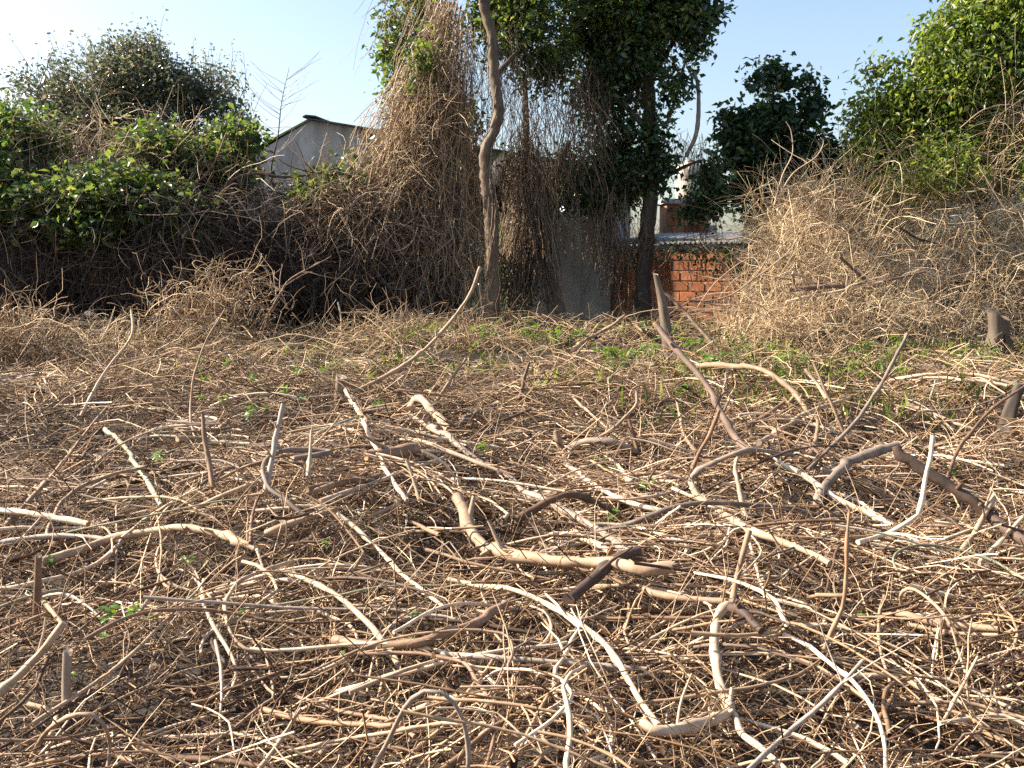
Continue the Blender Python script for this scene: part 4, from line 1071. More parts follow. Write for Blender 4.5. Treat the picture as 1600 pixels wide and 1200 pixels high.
B('brown stick standing upright from the dark knot above the hooked branch', 'brown', 5.5, 'U', [(1143, 950), (1148, 918), (1160, 868), (1171, 829)], dY=.12, tip=1.1)
B('pale stem dropping down beside the upright brown stick', 'pale', 4, 'L', [(1172, 850), (1181, 882), (1194, 930), (1213, 946), (1246, 963)], **V)
B('white arching vine sweeping to the near edge beside the straight bare pole', 'pale', 5.5, 'A', [(1225, 991), (1260, 1007), (1300, 1038), (1340, 1074), (1370, 1120), (1382, 1160), (1384, 1206)], **V)
B('straight bare pole slanting up across the white arching vine', 'grey', 6, 'U', [(1168, 1204), (1230, 1146), (1295, 1090), (1347, 1034)], dY=.25, tip=.8, cut=[1])
B('long white vine curving from the dark hollow down to the hooked branch', 'pale', 5.8, 'A', [(1030, 1135), (1000, 1094), (975, 1050), (950, 1010), (910, 974), (850, 940), (800, 920), (740, 911), (700, 905)], tip=1.0, **V)
B('long dark grey branch slanting across above the curved tan log', 'grey', 6.5, 'A', [(985, 866), (937, 830), (885, 800), (815, 765), (797, 746), (745, 718), (703, 686), (657, 660), (640, 645)], tip=1.1, nubs=2)
B('looped pale branch end curling over at the top of the dark grey branch', 'tan', 8, 'A', [(702, 672), (689, 655), (671, 633), (657, 622), (646, 626), (640, 640)], tip=.95, cut=[1])
B('brown and white branch dipping from a short raised brown end', 'brown', 7, 'U', [(888, 726), (880, 708), (873, 692), (869, 674)], dY=.05, tip=.95, cut=[1])
B('white rod running down from the short raised brown branch end', 'pale', 6, 'L', [(886, 726), (906, 742), (930, 760), (962, 777), (997, 790), (1034, 798)])
B('long grey branch bowing low across the middle of the pale tangle', 'grey', 6, 'A', [(876, 848), (937, 830), (990, 816), (1056, 791), (1112, 785), (1187, 789), (1281, 799), (1356, 812), (1410, 820)])
B('tan limb curving down through the pale tangle below the leaning branch', 'tan', 8, 'L', [(1079, 752), (1087, 770), (1109, 791), (1142, 810), (1176, 829), (1225, 848), (1270, 866), (1296, 880)], tip=.75, nubs=2)
B('grey branch bowed from the foot of the leaning branch', 'grey', 6, 'A', [(1078, 752), (1090, 738), (1150, 709), (1182, 704), (1240, 712)])
B('pinkish stick rising behind the foot of the tan curving limb', 'red', 5, 'U', [(1077, 748), (1090, 712), (1109, 679), (1124, 641)], dY=.2, tip=.75)
B('pale curved stem standing beside the pinkish stick', 'pale', 3.6, 'A', [(1090, 710), (1075, 690), (1064, 664), (1058, 630)], **V)
B('white hooked vine bending down onto the tan curving limb', 'pale', 5, 'A', [(1166, 814), (1163, 799), (1157, 772), (1150, 735), (1154, 713), (1172, 704), (1196, 704)], **V)
B('long bleached limb slanting under the knobbly grey branch', 'pale', 7, 'L', [(1212, 722), (1262, 746), (1311, 780), (1360, 802), (1396, 822)])
B('white wavy rod lying behind the heavy dark limb', 'pale', 4.6, 'L', [(1400, 640), (1424, 636), (1469, 652), (1499, 664), (1524, 671)])
B('long thin brown pole slanting up to the dark reddish stump', 'brown', 4, 'U', [(1480, 748), (1499, 701), (1525, 664), (1555, 634), (1602, 603)], dY=.35)
B('tan stick leaning over the end of the heavy dark limb', 'tan', 6, 'U', [(1500, 864), (1521, 836), (1536, 810), (1555, 772)], dY=.12, tip=.9)
B('bright bleached rod slanting up to the edge below the heavy dark limb', 'pale', 5.5, 'U', [(1530, 880), (1570, 836), (1598, 808)], dY=.12)
B('short brown billet propped by the bleached rod with a dark knob', 'brown', 5.5, 'U', [(1165, 669), (1195, 649), (1225, 628)], dY=.2, cut=[1])
B('white forked twig bent like a roof above the bleached rod', 'pale', 4.2, 'U', [(1292, 624), (1276, 598), (1259, 576)], dY=.1)
B('thin brown stem crossing behind the white roof shaped twig', 'brown', 4, 'U', [(1331, 718), (1326, 694), (1307, 649), (1289, 607), (1271, 566)], dY=.3)
B('stub of branch hooked over under the bleached rod', 'tan', 5, 'A', [(1262, 718), (1270, 701), (1279, 676), (1278, 655), (1266, 650)])
B('curved rod bending past the heap of dead stems above the log', 'tan', 4.5, 'U', [(900, 708), (925, 692), (955, 672), (980, 648), (994, 632), (995, 612)], dY=.3)
B('thin pale stem slanting across the middle of the field', 'tan', 3.2, 'L', [(895, 620), (922, 648), (951, 672), (990, 706)], **V)
B('short brown stub leaning beside the curved rod', 'brown', 4.6, 'U', [(997, 706), (990, 684), (983, 656)], dY=.1)
B('thick grey branch humped behind the raised brown end', 'grey', 8.5, 'A', [(885, 706), (915, 690), (955, 690), (995, 706)])
B('white stem bent down past the humped grey branch', 'pale', 4.5, 'L', [(934, 703), (958, 721), (974, 737), (986, 753)], **V)
B('brown bent branch humped above the curved tan log', 'brown', 8, 'A', [(805, 814), (835, 796), (862, 781), (902, 773), (965, 803)])
B('thin white whip lying across the curved tan log', 'pale', 2.6, 'A', [(664, 829), (727, 831), (765, 828), (796, 819)], **V)
B('dark log end lying under the far tip of the curved tan log', 'dark', 12, 'L', [(888, 938), (930, 902), (970, 872), (998, 860)], cat='log', name='fallen_log', tip=.85)  # dark tone stands in for the shade on this log
B('dark brown branch leading to the knot of the hooked branch', 'brown', 7, 'L', [(1005, 919), (1050, 930), (1100, 936), (1147, 942)], tip=1.1)
B('dark lumpy branch butt at the top of the hooked branch', 'dark', 12, 'L', [(1143, 948), (1168, 968), (1190, 986)], tip=.6, nubs=3)
B('grey pinkish pole lying level in front of the long white vine', 'grey', 6.5, 'L', [(690, 1022), (780, 1028), (900, 1036), (1010, 1046)], tip=.8)
B('thin white twig standing by the hooked branch cut end', 'pale', 3, 'U', [(1056, 1146), (1064, 1096), (1081, 1052)], dY=.05, **V)
B('thin brown pole leaning steeply in the far middle of the field', 'brown', 4, 'U', [(676, 636), (700, 600), (728, 560)], dY=.3)
B('thin brown pole leaning by the green sprouts in the far middle', 'brown', 4, 'U', [(812, 624), (819, 592), (827, 566)], dY=.15)
B('short grey log lying behind the looped pale branch end', 'grey', 7, 'L', [(703, 674), (724, 659), (746, 644)], cut=[1], cat='log', name='fallen_log')
B('straight brown stick lying toward the shaded wall', 'brown', 4.5, 'L', [(745, 675), (785, 658), (830, 639)])
B('pale crooked branch leading down from the short mossy stump', 'pale', 5.2, 'A', [(538, 606), (552, 634), (570, 665), (577, 683), (591, 707), (602, 732), (636, 782)], nubs=2)
B('short white rod below the crooked branch from the mossy stump', 'pale', 4.2, 'U', [(656, 785), (647, 753), (635, 718)], dY=.1)
B('log with a fresh orange cut end poking out of the stacked rods', 'brown', 12, 'U', [(650, 700), (610, 707), (573, 713)], dY=-.45, tip=.95, cut=[1], cat='log', name='fallen_log')
B('long brown rod topmost of the sheaf over the orange cut log', 'brown', 4.5, 'A', [(470, 775), (530, 752), (600, 725), (690, 690)])
B('tan rod in the sheaf beside the orange cut log', 'tan', 4.5, 'L', [(500, 784), (560, 762), (640, 734), (700, 712)])
B('brown thick rod at the bottom of the sheaf by the orange cut log', 'brown', 7, 'L', [(480, 765), (540, 748), (590, 738), (660, 716)])
B('pale grey upright rod standing clear above the twigs before the tuft', 'grey', 6, 'U', [(414, 770), (424, 725), (434, 677), (443, 631)], dY=.2, tip=.85)
B('short pale upright peg near the sheaf of rods', 'tan', 4.4, 'U', [(481, 744), (485, 708), (487, 672)], dY=.1)
B('brown upright stick standing in the pale forked log', 'brown', 6, 'U', [(332, 762), (325, 714), (319, 676), (317, 647)], dY=.12, tip=.7)
B('greenish grey limb slanting down among the twigs', 'green', 5.5, 'L', [(164, 671), (189, 700), (210, 726), (224, 744), (252, 790)], tip=.8)
B('long thin rod slanting up past the greenish grey limb', 'brown', 4, 'A', [(0, 832), (31, 795), (63, 760), (105, 711), (140, 666), (168, 635)])
B('bent pale switch standing tall at the foot of the bank', 'pale', 3.2, 'U', [(126, 650), (147, 610), (168, 575), (205, 525), (205, 484)], dY=.6, **V)
B('very thin tall stem curving up over the dry tuft', 'tan', 2.3, 'U', [(298, 668), (298, 627), (305, 578), (323, 529), (352, 482)], dY=.5, **V)
B('upper one of the twin bleached branches by the dark upright stub', 'pale', 8.5, 'L', [(63, 878), (122, 860), (175, 841), (245, 829), (280, 825), (332, 832), (367, 844), (400, 856)], tip=.9, cut=[1], nubs=2)
B('split end of the bleached branch hanging down in the hollow', 'grey', 4, 'L', [(400, 856), (411, 888)])
B('lower dull one of the twin branches by the dark upright stub', 'grey', 6.5, 'L', [(-10, 850), (70, 838), (133, 839), (190, 846)])
B('pale forked log lying flat at the foot of the brown upright stick', 'pale', 6.5, 'L', [(277, 686), (305, 683), (350, 690), (391, 694)], cat='log', name='fallen_log')
B('stubby brown fork rising out of the pale forked log', 'brown', 6.5, 'U', [(327, 686), (342, 672), (358, 656)], dY=.1, cut=[1])
B('slender pale rod lying above the thick cut limb', 'pale', 4, 'L', [(400, 798), (455, 793), (516, 791)])
B('thick pale limb with its cut end up beside the slender rod', 'tan', 7.5, 'U', [(415, 834), (451, 818), (490, 806), (526, 795)], dY=.1, cut=[1])
B('straight white rod slanting down the hollow below the sheaf', 'pale', 5.4, 'L', [(528, 803), (580, 845), (625, 890), (664, 924), (692, 947)])
B('hook shaped white vine curling like a letter in the near hollow', 'pale', 5, 'A', [(456, 877), (415, 891), (376, 907), (356, 935), (357, 975), (371, 1004), (394, 1018), (416, 1018)], **V)
B('short stem hanging from the end of the white hook shaped vine', 'tan', 3.5, 'L', [(415, 1020), (427, 1078)], **V)
B('bright white vine arching down beside the hook shaped one', 'pale', 6, 'A', [(453, 895), (490, 910), (530, 932), (565, 962), (595, 995), (623, 1038)], tip=.85, **V)
B('split bleached branch pointing up at the lower edge of the lot', 'pale', 8.5, 'U', [(-8, 1088), (25, 1060), (55, 1030), (80, 1000), (100, 972)], dY=.1, tip=.9)
B('knobbly pale stick crossing the split bleached branch tip', 'tan', 6, 'L', [(70, 942), (86, 962), (100, 978)], nubs=2)
B('tan hoop of vine near the split bleached branch', 'tan', 5.5, 'A', [(48, 1186), (70, 1146), (105, 1121), (140, 1115), (163, 1133), (172, 1168), (166, 1206)], **V)
B('grey hoop of vine standing tall at the near edge', 'grey', 6.2, 'A', [(582, 1206), (610, 1150), (636, 1100), (665, 1079), (698, 1086), (720, 1118), (731, 1160), (731, 1210)], **V)
B('thick brown branch half buried under the bright white vine', 'brown', 11, 'L', [(524, 1000), (575, 1009), (650, 1006), (690, 994), (750, 974), (802, 938)], tip=.75, nubs=2)
B('straight tan pole leaning at the near edge by the reddish branch', 'tan', 5.5, 'U', [(402, 1206), (440, 1154), (470, 1107)], dY=.12)
B('reddish branch lying level near the grey hoop of vine', 'red', 7, 'L', [(408, 1108), (475, 1125), (550, 1132), (628, 1131)])
B('pale winding stem running down through the hollow past the green sprouts', 'pale', 4.6, 'L', [(288, 870), (305, 895), (315, 920), (325, 965), (345, 1000), (367, 1040), (365, 1070), (344, 1102)], **V)
B('short pale stick forking at the top of the winding stem', 'pale', 4, 'L', [(268, 891), (290, 869)])
B('thin white stem hanging straight across the twin bleached branches', 'pale', 2.4, 'A', [(180, 928), (182, 860), (182, 790)], **V)
B('thin curved stem bowing down over the dark hollow', 'tan', 2.8, 'A', [(218, 957), (245, 915), (251, 878), (252, 850), (245, 798)], **V)
B('white narrow hoop of vine in the near dense twigs', 'pale', 4, 'A', [(1411, 952), (1407, 930), (1424, 919), (1455, 939), (1484, 974), (1496, 1014), (1509, 1052)], **V)
B('thin white stem bending down under the narrow hoop', 'pale', 4, 'A', [(1382, 931), (1374, 960), (1375, 1010), (1391, 1066)], **V)
B('pair topmost pale log lying level beside the narrow hoop', 'tan', 9, 'L', [(1402, 958), (1450, 971), (1508, 979), (1560, 983)], cat='log', name='fallen_log')
B('slim pale log lying just under the level log by the hoop', 'tan', 5.5, 'L', [(1418, 976), (1480, 988), (1560, 992)], cat='log', name='fallen_log')
B('tan root like branch at the near edge past the thin white stem', 'tan', 6, 'L', [(1438, 1058), (1485, 1065), (1525, 1080), (1580, 1106)])
B('thin leaning stick over the tan root like branch', 'tan', 4, 'U', [(1474, 1127), (1500, 1080), (1528, 1026)], dY=.1)
B('pale rod low at the near edge past the leaning stick', 'tan', 5, 'L', [(1468, 1130), (1560, 1118), (1606, 1134)])
B('branch propped up to a knuckle before the brick wall', 'tan', 4.2, 'U', [(895, 546), (930, 524), (960, 505), (976, 493)], dY=.3)
B('forked knuckle of branch before the brick wall foot', 'brown', 4.5, 'A', [(976, 495), (984, 492), (996, 512), (1018, 522)], nubs=2)
B('pale straight stick leaning past the tall grey stump post', 'tan', 4, 'U', [(1122, 546), (1075, 494), (1040, 458)], dY=.2)
B('grey green low branch lying beside the tall grey stump post', 'green', 5, 'L', [(955, 568), (985, 562), (1025, 568)])

# ------------------------------------------------------------------ looser sticks, each its own object
LAND = [('the curved tan log', 850, 860), ('the hooked pale branch', 1120, 1070), ('the heavy dark limb', 1480, 770), ('the twin bleached branches', 220, 850), ('the orange cut log', 570, 725),
        ('the short mossy stump', 535, 625), ('the grey hoop of vine', 660, 1120), ('the white hook shaped vine', 380, 950), ('the leaning dark branch', 1140, 660), ('the split bleached branch', 50, 1040),
        ('the narrow white hoop', 1450, 950), ('the bright white arching vine', 550, 950), ('the dark reddish stump', 1560, 650), ('the greenish grey limb', 205, 720), ('the tan hoop of vine', 110, 1150),
        ('the orange brown upright stick', 1310, 910), ('the long grey bowed branch', 1150, 800), ('the white elbow branch', 1430, 800)]
LW = [(n, hit(x, y)) for n, x, y in LAND]
def lie(N, x, y, length, K, wob, curl, lift=.0, flat=.12, bias=None, jig=.0):
    """stems lying in the slash at x, y"""
    th = RNG.uniform(0, math.pi, N)
    if bias is not None:
        m = RNG.uniform(size=N) < bias
        th = np.where(m, RNG.normal(0.05, .35, N), th)
    step = length / (K - 1)
    kink = (RNG.uniform(size=(N, K - 1)) < .10) * RNG.normal(size=(N, K - 1)) * .75
    ang = np.cumsum(np.concatenate([np.zeros((N, 1)), RNG.normal(size=(N, K - 1)) * wob + RNG.normal(size=(N, 1)) * curl + kink * min(1, wob * 9)], 1), 1) + th[:, None]
    xs = np.cumsum(np.cos(ang) * step[:, None], 1); ys = np.cumsum(np.sin(ang) * step[:, None], 1)
    xs += (x - xs.mean(1))[:, None]; ys += (y - ys.mean(1))[:, None]
    g = ground_z(xs, ys); p = pile(xs, ys)
    g0 = ground_z(x, y) + pile(x, y) * lift
    tilt = RNG.normal(size=(N, 1)) * flat
    s = np.linspace(-.5, .5, K)[None] * length[:, None]
    arch = np.abs(RNG.normal(size=(N, 1))) * .04 * length[:, None]
    z = .5 * (g0[:, None]) + .5 * (g + p * np.asarray(lift)[:, None]) + tilt * s + arch * (1 - (2 * s / length[:, None]) ** 2)
    if jig: z = z + np.cumsum(RNG.normal(size=(N, K)) * jig, 1)
    z = np.maximum(z, g + .006)
    return np.stack([xs, ys, z], -1)

def field_xy(N, y0, y1, p=1.0, half=.60, pad=.6):
    u = RNG.uniform(0, 1, N)
    y = (y0 ** (p + 1) + u * (y1 ** (p + 1) - y0 ** (p + 1))) ** (1 / (p + 1))
    x = RNG.uniform(-1, 1, N) * (half * y + pad)
    return x, y

tones = ['pale', 'tan', 'brown', 'grey', 'dark', 'red', 'green']
tone_word = {'pale': 'bleached', 'tan': 'tan', 'brown': 'brown', 'grey': 'grey', 'dark': 'dark', 'red': 'reddish', 'green': 'greenish'}
N = 190
x, y = field_xy(N, 3.0, 10.5, .15, .5, .1)
L_ = RNG.uniform(.5, 1.6, N)
curl = RNG.normal(size=N)
for i in range(N):
    wob, cu = (.05, .03) if RNG.uniform() < .5 else (.12, .16)
    right = x[i] > 0
    P = lie(1, x[i:i + 1], y[i:i + 1], L_[i:i + 1], 16, wob, cu, np.array([1.0]), .10, .65 if right else .4)[0]
    r0 = RNG.choice([.006, .008, .010, .013, .018], p=[.3, .3, .22, .12, .06])
    tone = RNG.choice(tones, p=[.38 if right else .26, .24, .16, .10, .07 if not right else .0 if False else .07, .03, .02 if right else .14])
    if y[i] < 5 or tone == 'red': r0 = min(r0, .008)
    Q = spline(P, 28)
    Q = Q + np.cumsum(RNG.normal(size=Q.shape) * r0 * .10, 0) * np.sin(np.linspace(0, math.pi, 28))[:, None]
    b = Bag(); rod(b, Q, r0 * np.linspace(1, RNG.uniform(.55, .9), 28), 7, lump=.14)
    for k in range(RNG.integers(0, 3)):
        q = RNG.integers(3, 25); d = unit(RNG.normal(size=3) + [0, 0, .3])
        rod(b, np.stack([Q[q], Q[q] + d * r0 * 2, Q[q] + d * r0 * RNG.uniform(2.5, 8)]), np.array([.6, .45, .3]) * r0, 5)
    o = moved(b, Q[0]).obj('cut_stick', M[tone]); o.location = Q[0]
    chord = np.linalg.norm(Q[-1] - Q[0]) / L_[i]
    shape = 'curled' if chord < .86 else 'bent' if chord < .97 else 'straight'
    girth = 'thick' if r0 > .012 else 'slim' if r0 > .007 else 'thin'
    dst = [math.hypot(Q[14][0] - w[0], Q[14][1] - w[1]) for _, w in LW]
    k = int(np.argmin(dst)); w = LW[k][1]
    rel = 'beyond' if Q[14][1] - w[1] > .35 else 'in front of' if Q[14][1] - w[1] < -.35 else 'beside'
    ln = 'short' if L_[i] < .8 else 'long' if L_[i] > 1.25 else 'medium'
    tag(o, f'{ln} {girth} {shape} {tone_word[tone]} stick lying {rel} {LAND[k][0]}', 'stick', 'loose cut sticks strewn over the lot')
    if r0 >= .013:
        nrm = unit(Q[0] - Q[1]); moved(disc_bag(Q[0] + nrm * .002, nrm, r0 * .88, 8), Q[0]).obj('cut_face', M['cut'], o)

# ------------------------------------------------------------------ the slash nobody could count
b = Bag()
# middling stems, thickest where the pale tangle lies
def sheaf(x, y):
    d = np.exp(-(((x - 1.9) / 2.2) ** 2 + ((y - 6.6) / 2.6) ** 2)) + .55 * np.exp(-(((x + .9) / 1.0) ** 2 + ((y - 7.0) / .8) ** 2))
    return np.clip(.26 + .95 * d, 0, 1)
N = 10200; x, y = field_xy(N, 2.2, 13.0, .5)
keep = RNG.uniform(size=N) < sheaf(x, y); x, y = x[keep], y[keep]; N = len(x)
L_ = RNG.uniform(.25, 1.2, N); K = 11
P = lie(N, x, y, L_, K, .13, .08, RNG.uniform(0, 1.15, N) ** .45, .22, .5)
R_ = RNG.choice([.0042, .0055, .0072, .010, .0135], N, p=[.30, .32, .22, .12, .04])
tubes(b, P, taper(N, K, R_, .5) * RNG.uniform(.88, 1.12, (N, K)), 5)
# side shoots, so that stems fork
m = RNG.uniform(size=N) < .55; q = RNG.integers(2, 8, N)
S0 = P[np.arange(N), q][m]; D0 = unit(P[np.arange(N), q + 1] - P[np.arange(N), q])[m] + RNG.normal(size=(m.sum(), 3)) * [.6, .6, .5]; D0[:, 2] += .15
tubes(b, wander(len(S0), 6, S0, D0, RNG.uniform(.08, .4, len(S0)), .15), taper(len(S0), 6, R_[m] * .6, .4), 4)
tag(stuff(b.obj('cut_stems', M['stems'])), 'tangled cut vine stems lying across one another over the lot', 'brush litter')
b = Bag()
# fine twigs at every slant
for n, y0, y1, p, r, l, k, fl in ((6300, 2.0, 6.0, .7, (.0016, .0045), (.10, .6), 6, .55), (3600, 2.0, 6.0, .7, (.0014, .003), (.04, .22), 3, 1.0), (8800, 5.5, 11.5, .8, (.0026, .006), (.12, .8), 5, .5)):
    x, y = field_xy(n, y0, y1, p)
    L_ = RNG.uniform(*l, n)
    P = lie(n, x, y, L_, k, .30, .15, RNG.uniform(0, 1, n) ** .65, fl, .3, .012)
    tubes(b, P, taper(n, k, RNG.uniform(*r, n), .45), 3)
tag(stuff(b.obj('twig_litter', M['litter'])), 'fine dead twigs and debris covering the cleared lot', 'brush litter')
b = Bag()
n = 9600; x, y = field_xy(n, 9.5, 18.6, .9)
L_ = RNG.uniform(.2, 1.0, n)
P = lie(n, x, y, L_, 5, .32, .2, RNG.uniform(0, 1.1, n) ** .6, .45, .3, .02)
tubes(b, P, taper(n, 5, RNG.uniform(.0028, .006, n), .55), 3)
n = 620; x, y = field_xy(n, 8.5, 17.5, .6)
L_ = RNG.uniform(.7, 2.0, n)
P = lie(n, x, y, L_, 14, .11, .05, RNG.uniform(.5, 1.25, n), .12, .35, .012)
tubes(b, P, taper(n, 14, RNG.uniform(.005, .009, n), .6), 4)
# stems sticking up and curling over
n = 3600; x, y = field_xy(n, 3.0, 17.8, .8)
st = np.stack([x, y, top_z(x, y) - .06], -1)
d = RNG.normal(size=(n, 3)) * [1, 1, .4]; d[:, 2] += .6
P = wander(n, 6, st, d, RNG.uniform(.10, .55, n), .18, .14, .28)
tubes(b, P, taper(n, 6, RNG.uniform(.002, .0048, n), .5), 3)
tag(stuff(b.obj('dry_vine_litter', M['hay'])), 'flattened dry vines matting the lot towards the house', 'brush litter')
# the same brush goes on at both sides of the lot
b = Bag(); n = 6500
y = RNG.uniform(.3, 17.5, n) ** 1.0; w0 = .60 * y + .5
x = np.where(RNG.uniform(size=n) < .5, -1, 1) * (w0 + RNG.uniform(0, 1, n) ** 1.3 * 4.5)
L_ = RNG.uniform(.25, 1.3, n)
P = lie(n, x, y, L_, 6, .2, .12, RNG.uniform(0, 1.05, n) ** .6, .35, .3, .012)
tubes(b, P, taper(n, 6, RNG.uniform(.003, .009, n), .55), 3)
tag(stuff(b.obj('twig_litter', M['stems'])), 'dead twigs and stems along the outer edges of the cleared lot', 'brush litter')
# dead leaves lying in the slash
b = Bag(); n = 15000; x, y = field_xy(n, 1.5, 13, .3, .62, 2.2)
z = ground_z(x, y) + pile(x, y) * RNG.uniform(0, .95, n)
d = RNG.normal(size=(n, 3)); d[:, 2] *= .3
nn = RNG.normal(size=(n, 3)) * .5; nn[:, 2] += 1
l = RNG.uniform(.02, .06, n); leaves(b, np.stack([x, y, z], -1), d, nn, l, l * .6, .25, .1)
tag(stuff(b.obj('dead_leaves', M['dryleaf'])), 'dead fallen leaves lying among the twigs', 'leaf litter')
# new grass in the far part of the lot
b = Bag(); n = 5200
cx = np.concatenate([RNG.normal(4.6, 1.9, n // 2), RNG.normal(1.0, 3.0, n - n // 2)]); cy = np.concatenate([RNG.uniform(9.0, 14.2, n // 2), RNG.uniform(10, 18.5, n - n // 2)])
cl = Waves(61, 2, 2.2)(np.stack([cx, cy], -1)) > .1; cx, cy = cx[cl], cy[cl]; n = len(cx)
z = ground_z(cx, cy) + pile(cx, cy) * .7
d = RNG.normal(size=(n, 3)) * .55; d[:, 2] = 1
nn = RNG.normal(size=(n, 3)); l = RNG.uniform(.10, .28, n)
leaves(b, np.stack([cx, cy, z], -1), d, nn, l, l * .09, .1, .25)
tag(stuff(b.obj('new_grass', M['grass'])), 'fresh green grass blades coming up through the dry vines', 'grass')

# ------------------------------------------------------------------ green sprouts
def leaf_mesh():
    b = Bag()
    xs = np.array([0, .12, .3, .5, .72, .9, 1.0]); w = np.array([.01, .16, .27, .29, .2, .08, 0.0]); zz = np.array([0, .03, .05, .04, 0, -.07, -.12])
    V = []
    for x_, w_, z_ in zip(xs, w, zz): V += [[x_, w_, z_ + .35 * w_], [x_, 0, z_], [x_, -w_, z_ + .35 * w_]]
    F = []
    for k in range(6):
        for c in range(2): F.append([k * 3 + c, k * 3 + c + 1, k * 3 + c + 4, k * 3 + c + 3])
    b.add(V, F); return b.mesh('leaf', M['sprout'])
LM = leaf_mesh()
def stem_mesh():
    b = Bag(); rod(b, spline([[0, 0, -.4], [.03, .02, .2], [.0, .03, .6], [.04, 0, 1.0]], 10), np.linspace(.03, .012, 10), 6); return b.mesh('stem', M['green'])
SM = stem_mesh()
def sprout_proto(nl):
    t = bpy.data.objects.new('green_sprout', None); t.empty_display_size = .05
    COL.objects.link(t)
    s = bpy.data.objects.new('stem', SM); s.parent = t; COL.objects.link(s)
    for k in range(nl):
        o = bpy.data.objects.new('leaf', LM); o.parent = t; COL.objects.link(o)
        o.location = (0.02, 0.02, .25 + .75 * k / nl)
        o.rotation_euler = (random.uniform(-.4, .4), random.uniform(-.5, .5), k * 2.4 + random.uniform(-.3, .3))
        sc = random.uniform(.5, .85); o.scale = (sc, sc, sc)
    return t
protos = [sprout_proto(6), sprout_proto(8), sprout_proto(5)]
used = set()
def sprout(px, py, size_px, label, group=None):
    p = hit(px, py, .01)
    k = random.randrange(3)
    src = protos[k]
    if k not in used:
        o = src; used.add(k)
    else:
        o = src.copy(); COL.objects.link(o)
        for ch in src.children:
            c = ch.copy(); COL.objects.link(c); c.parent = o
    o.location = p
    s = size_px * (1.2 if py > 700 else .85) / FPX * p[1]
    o.scale = (s, s, s); o.rotation_euler = (random.uniform(-.2, .2), random.uniform(-.2, .2), random.uniform(0, 6.28))
    tag(o, label, 'sprout', group)
for px, py, s, lab in ((957, 818, 20, 'broad leaved green sprout beside the humped brown branch'), (447, 620, 24, 'tall green sprout behind the pale grey upright rod'), (170, 972, 22, 'lush green sprout in the near hollow by the flat stake'),
        (212, 966, 22, 'leafy green sprout between the lush one and the white hook shaped vine'), (238, 972, 18, 'small bright green sprout nearest the white hook shaped vine'), (938, 735, 18, 'pale green sprout behind the white rod'),
        (650, 972, 15, 'tiny green sprout by the thick half buried branch'), (290, 888, 20, 'green sprout at the fork of the winding stem'), (80, 885, 14, 'green sprout under the twin bleached branches'),
        (755, 712, 20, 'green sprout by the dark grey slanting branch'), (590, 640, 22, 'green sprout in front of the short mossy stump'), (250, 725, 18, 'green sprout beside the greenish grey limb'),
        (165, 1000, 14, 'little green sprout below the lush one by the flat stake'), (820, 998, 14, 'green sprout under the long white vine'), (1065, 620, 24, 'green sprout behind the leaning dark branch foot'),
        (1255, 572, 22, 'bright green sprout above the white roof shaped twig'), (1408, 548, 30, 'tall pale green sprout by the long straight stick tip'), (1490, 745, 14, 'green sprout beside the heavy dark limb'),
        (1010, 770, 20, 'faded green sprout by the tan curving limb'), (1345, 970, 12, 'tiny green sprout by the orange brown upright stick')):
    sprout(px, py, s, lab)
spots = [(850 + random.gauss(0, 60), random.uniform(508, 535)) for _ in range(12)] + [(948 + random.gauss(0, 25), random.uniform(555, 585)) for _ in range(11)] + \
        [(1120 + random.gauss(0, 40), random.uniform(540, 572)) for _ in range(14)] + [(random.uniform(1200, 1450), random.uniform(545, 600)) for _ in range(16)] + \
        [(random.uniform(1450, 1600), random.uniform(560, 600)) for _ in range(8)] + [(1030 + random.gauss(0, 30), random.uniform(525, 580)) for _ in range(8)] + \
        [(random.uniform(280, 620), random.uniform(560, 660)) for _ in range(14)] + [(random.uniform(60, 800), random.uniform(850, 1080)) for _ in range(9)]
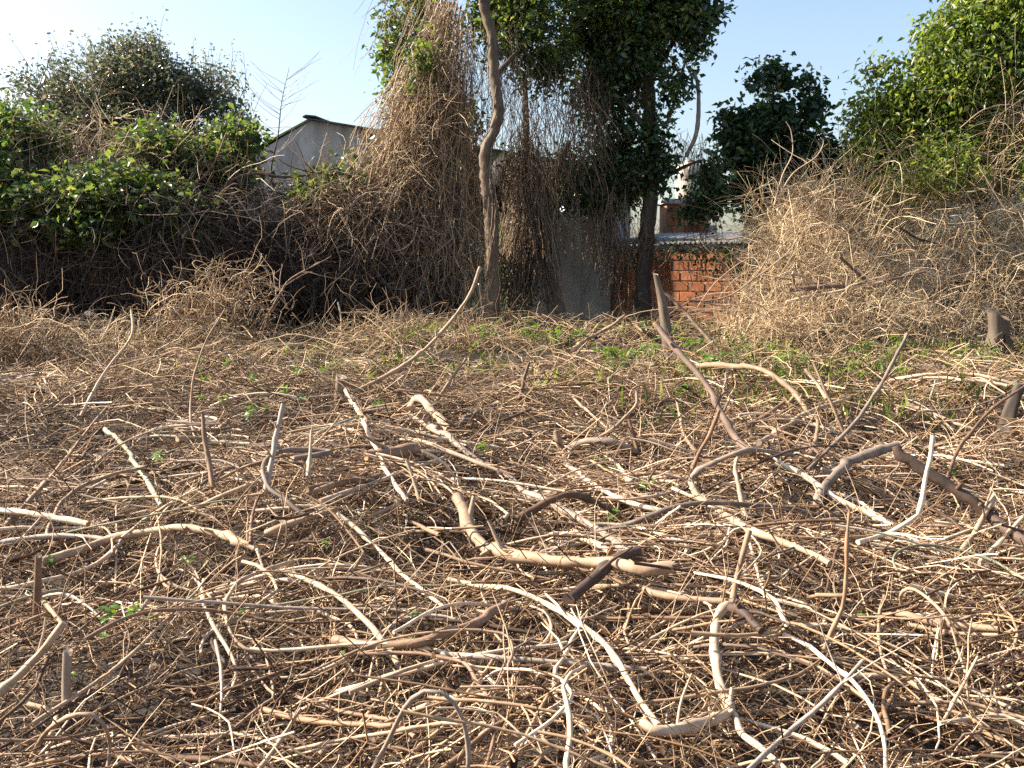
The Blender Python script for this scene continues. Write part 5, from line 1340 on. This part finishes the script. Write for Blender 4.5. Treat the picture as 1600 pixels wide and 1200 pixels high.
FW = LW + [(n_, hit(x_, y_)) for n_, x_, y_ in (('the tall grey stump post', 1046, 575), ('the rising pale rod', 560, 610), ('the long bent pale limb', 1180, 590), ('the long straight stick tip', 1400, 560), ('the white roof shaped twig', 1262, 580),
    ('the thick pale topped stump', 1556, 580), ('the dry tuft', 330, 540), ('the heap of grey dry stems', 640, 560), ('the crooked trunk foot', 775, 525), ('the forked tree foot', 872, 525), ('the split little stump', 917, 530), ('the brick wall foot', 1060, 520),
    ('the matted thicket mound', 1300, 560), ('the propped branch knuckle', 975, 520), ('the grey green low branch', 990, 568), ('the tall bent switch', 130, 645), ('the very thin tall stem', 298, 660), ('the thin dark stub', 1295, 550), ('the thin steep brown pole', 680, 630), ('the low dark stub', 1220, 555))]
for px, py in spots:
    zone = ('in the shade at the foot of the forked tree' if py < 536 and px < 1000 else 'beside the tall grey stump post' if px < 1190 and px > 880 and py < 600 else 'at the foot of the dry thicket' if px >= 1190
            else 'in front of the bramble mound' if py < 700 else 'among the near twigs')
    sz = random.uniform(13, 24) if py < 700 else random.uniform(8, 13)
    q = hit(px, py)
    dd = [math.hypot(q[0] - w[0], q[1] - w[1]) for _, w in FW]; k = int(np.argmin(dd)); w = FW[k][1]
    rel = ('well ' if abs(q[1] - w[1]) > 1.1 else '') + ('beyond' if q[1] > w[1] + .3 else 'in front of' if q[1] < w[1] - .3 else '')
    rel = rel if rel.strip() not in ('', 'well') else 'beside' if dd[k] < .5 else 'a little apart from'
    word = ('tiny' if sz < 11 else 'small' if sz < 16 else 'leafy' if sz < 20 else 'bushy')
    sprout(px, py, sz, f'{word} green sprout {rel} {FW[k][0]}', 'green sprouts ' + zone)

# ------------------------------------------------------------------ sticks that share a label: say which is nearer
byl = {}
for o in COL.objects:
    if o.parent is None and o.name.startswith('cut_stick'): byl.setdefault(o['label'], []).append(o)
for lab, os_ in byl.items():
    if len(os_) == 2 and len(lab.split()) <= 13:
        os_.sort(key=lambda o: o.location.y)
        os_[0]['label'] = lab + ', nearer of two'; os_[1]['label'] = lab + ', farther of two'
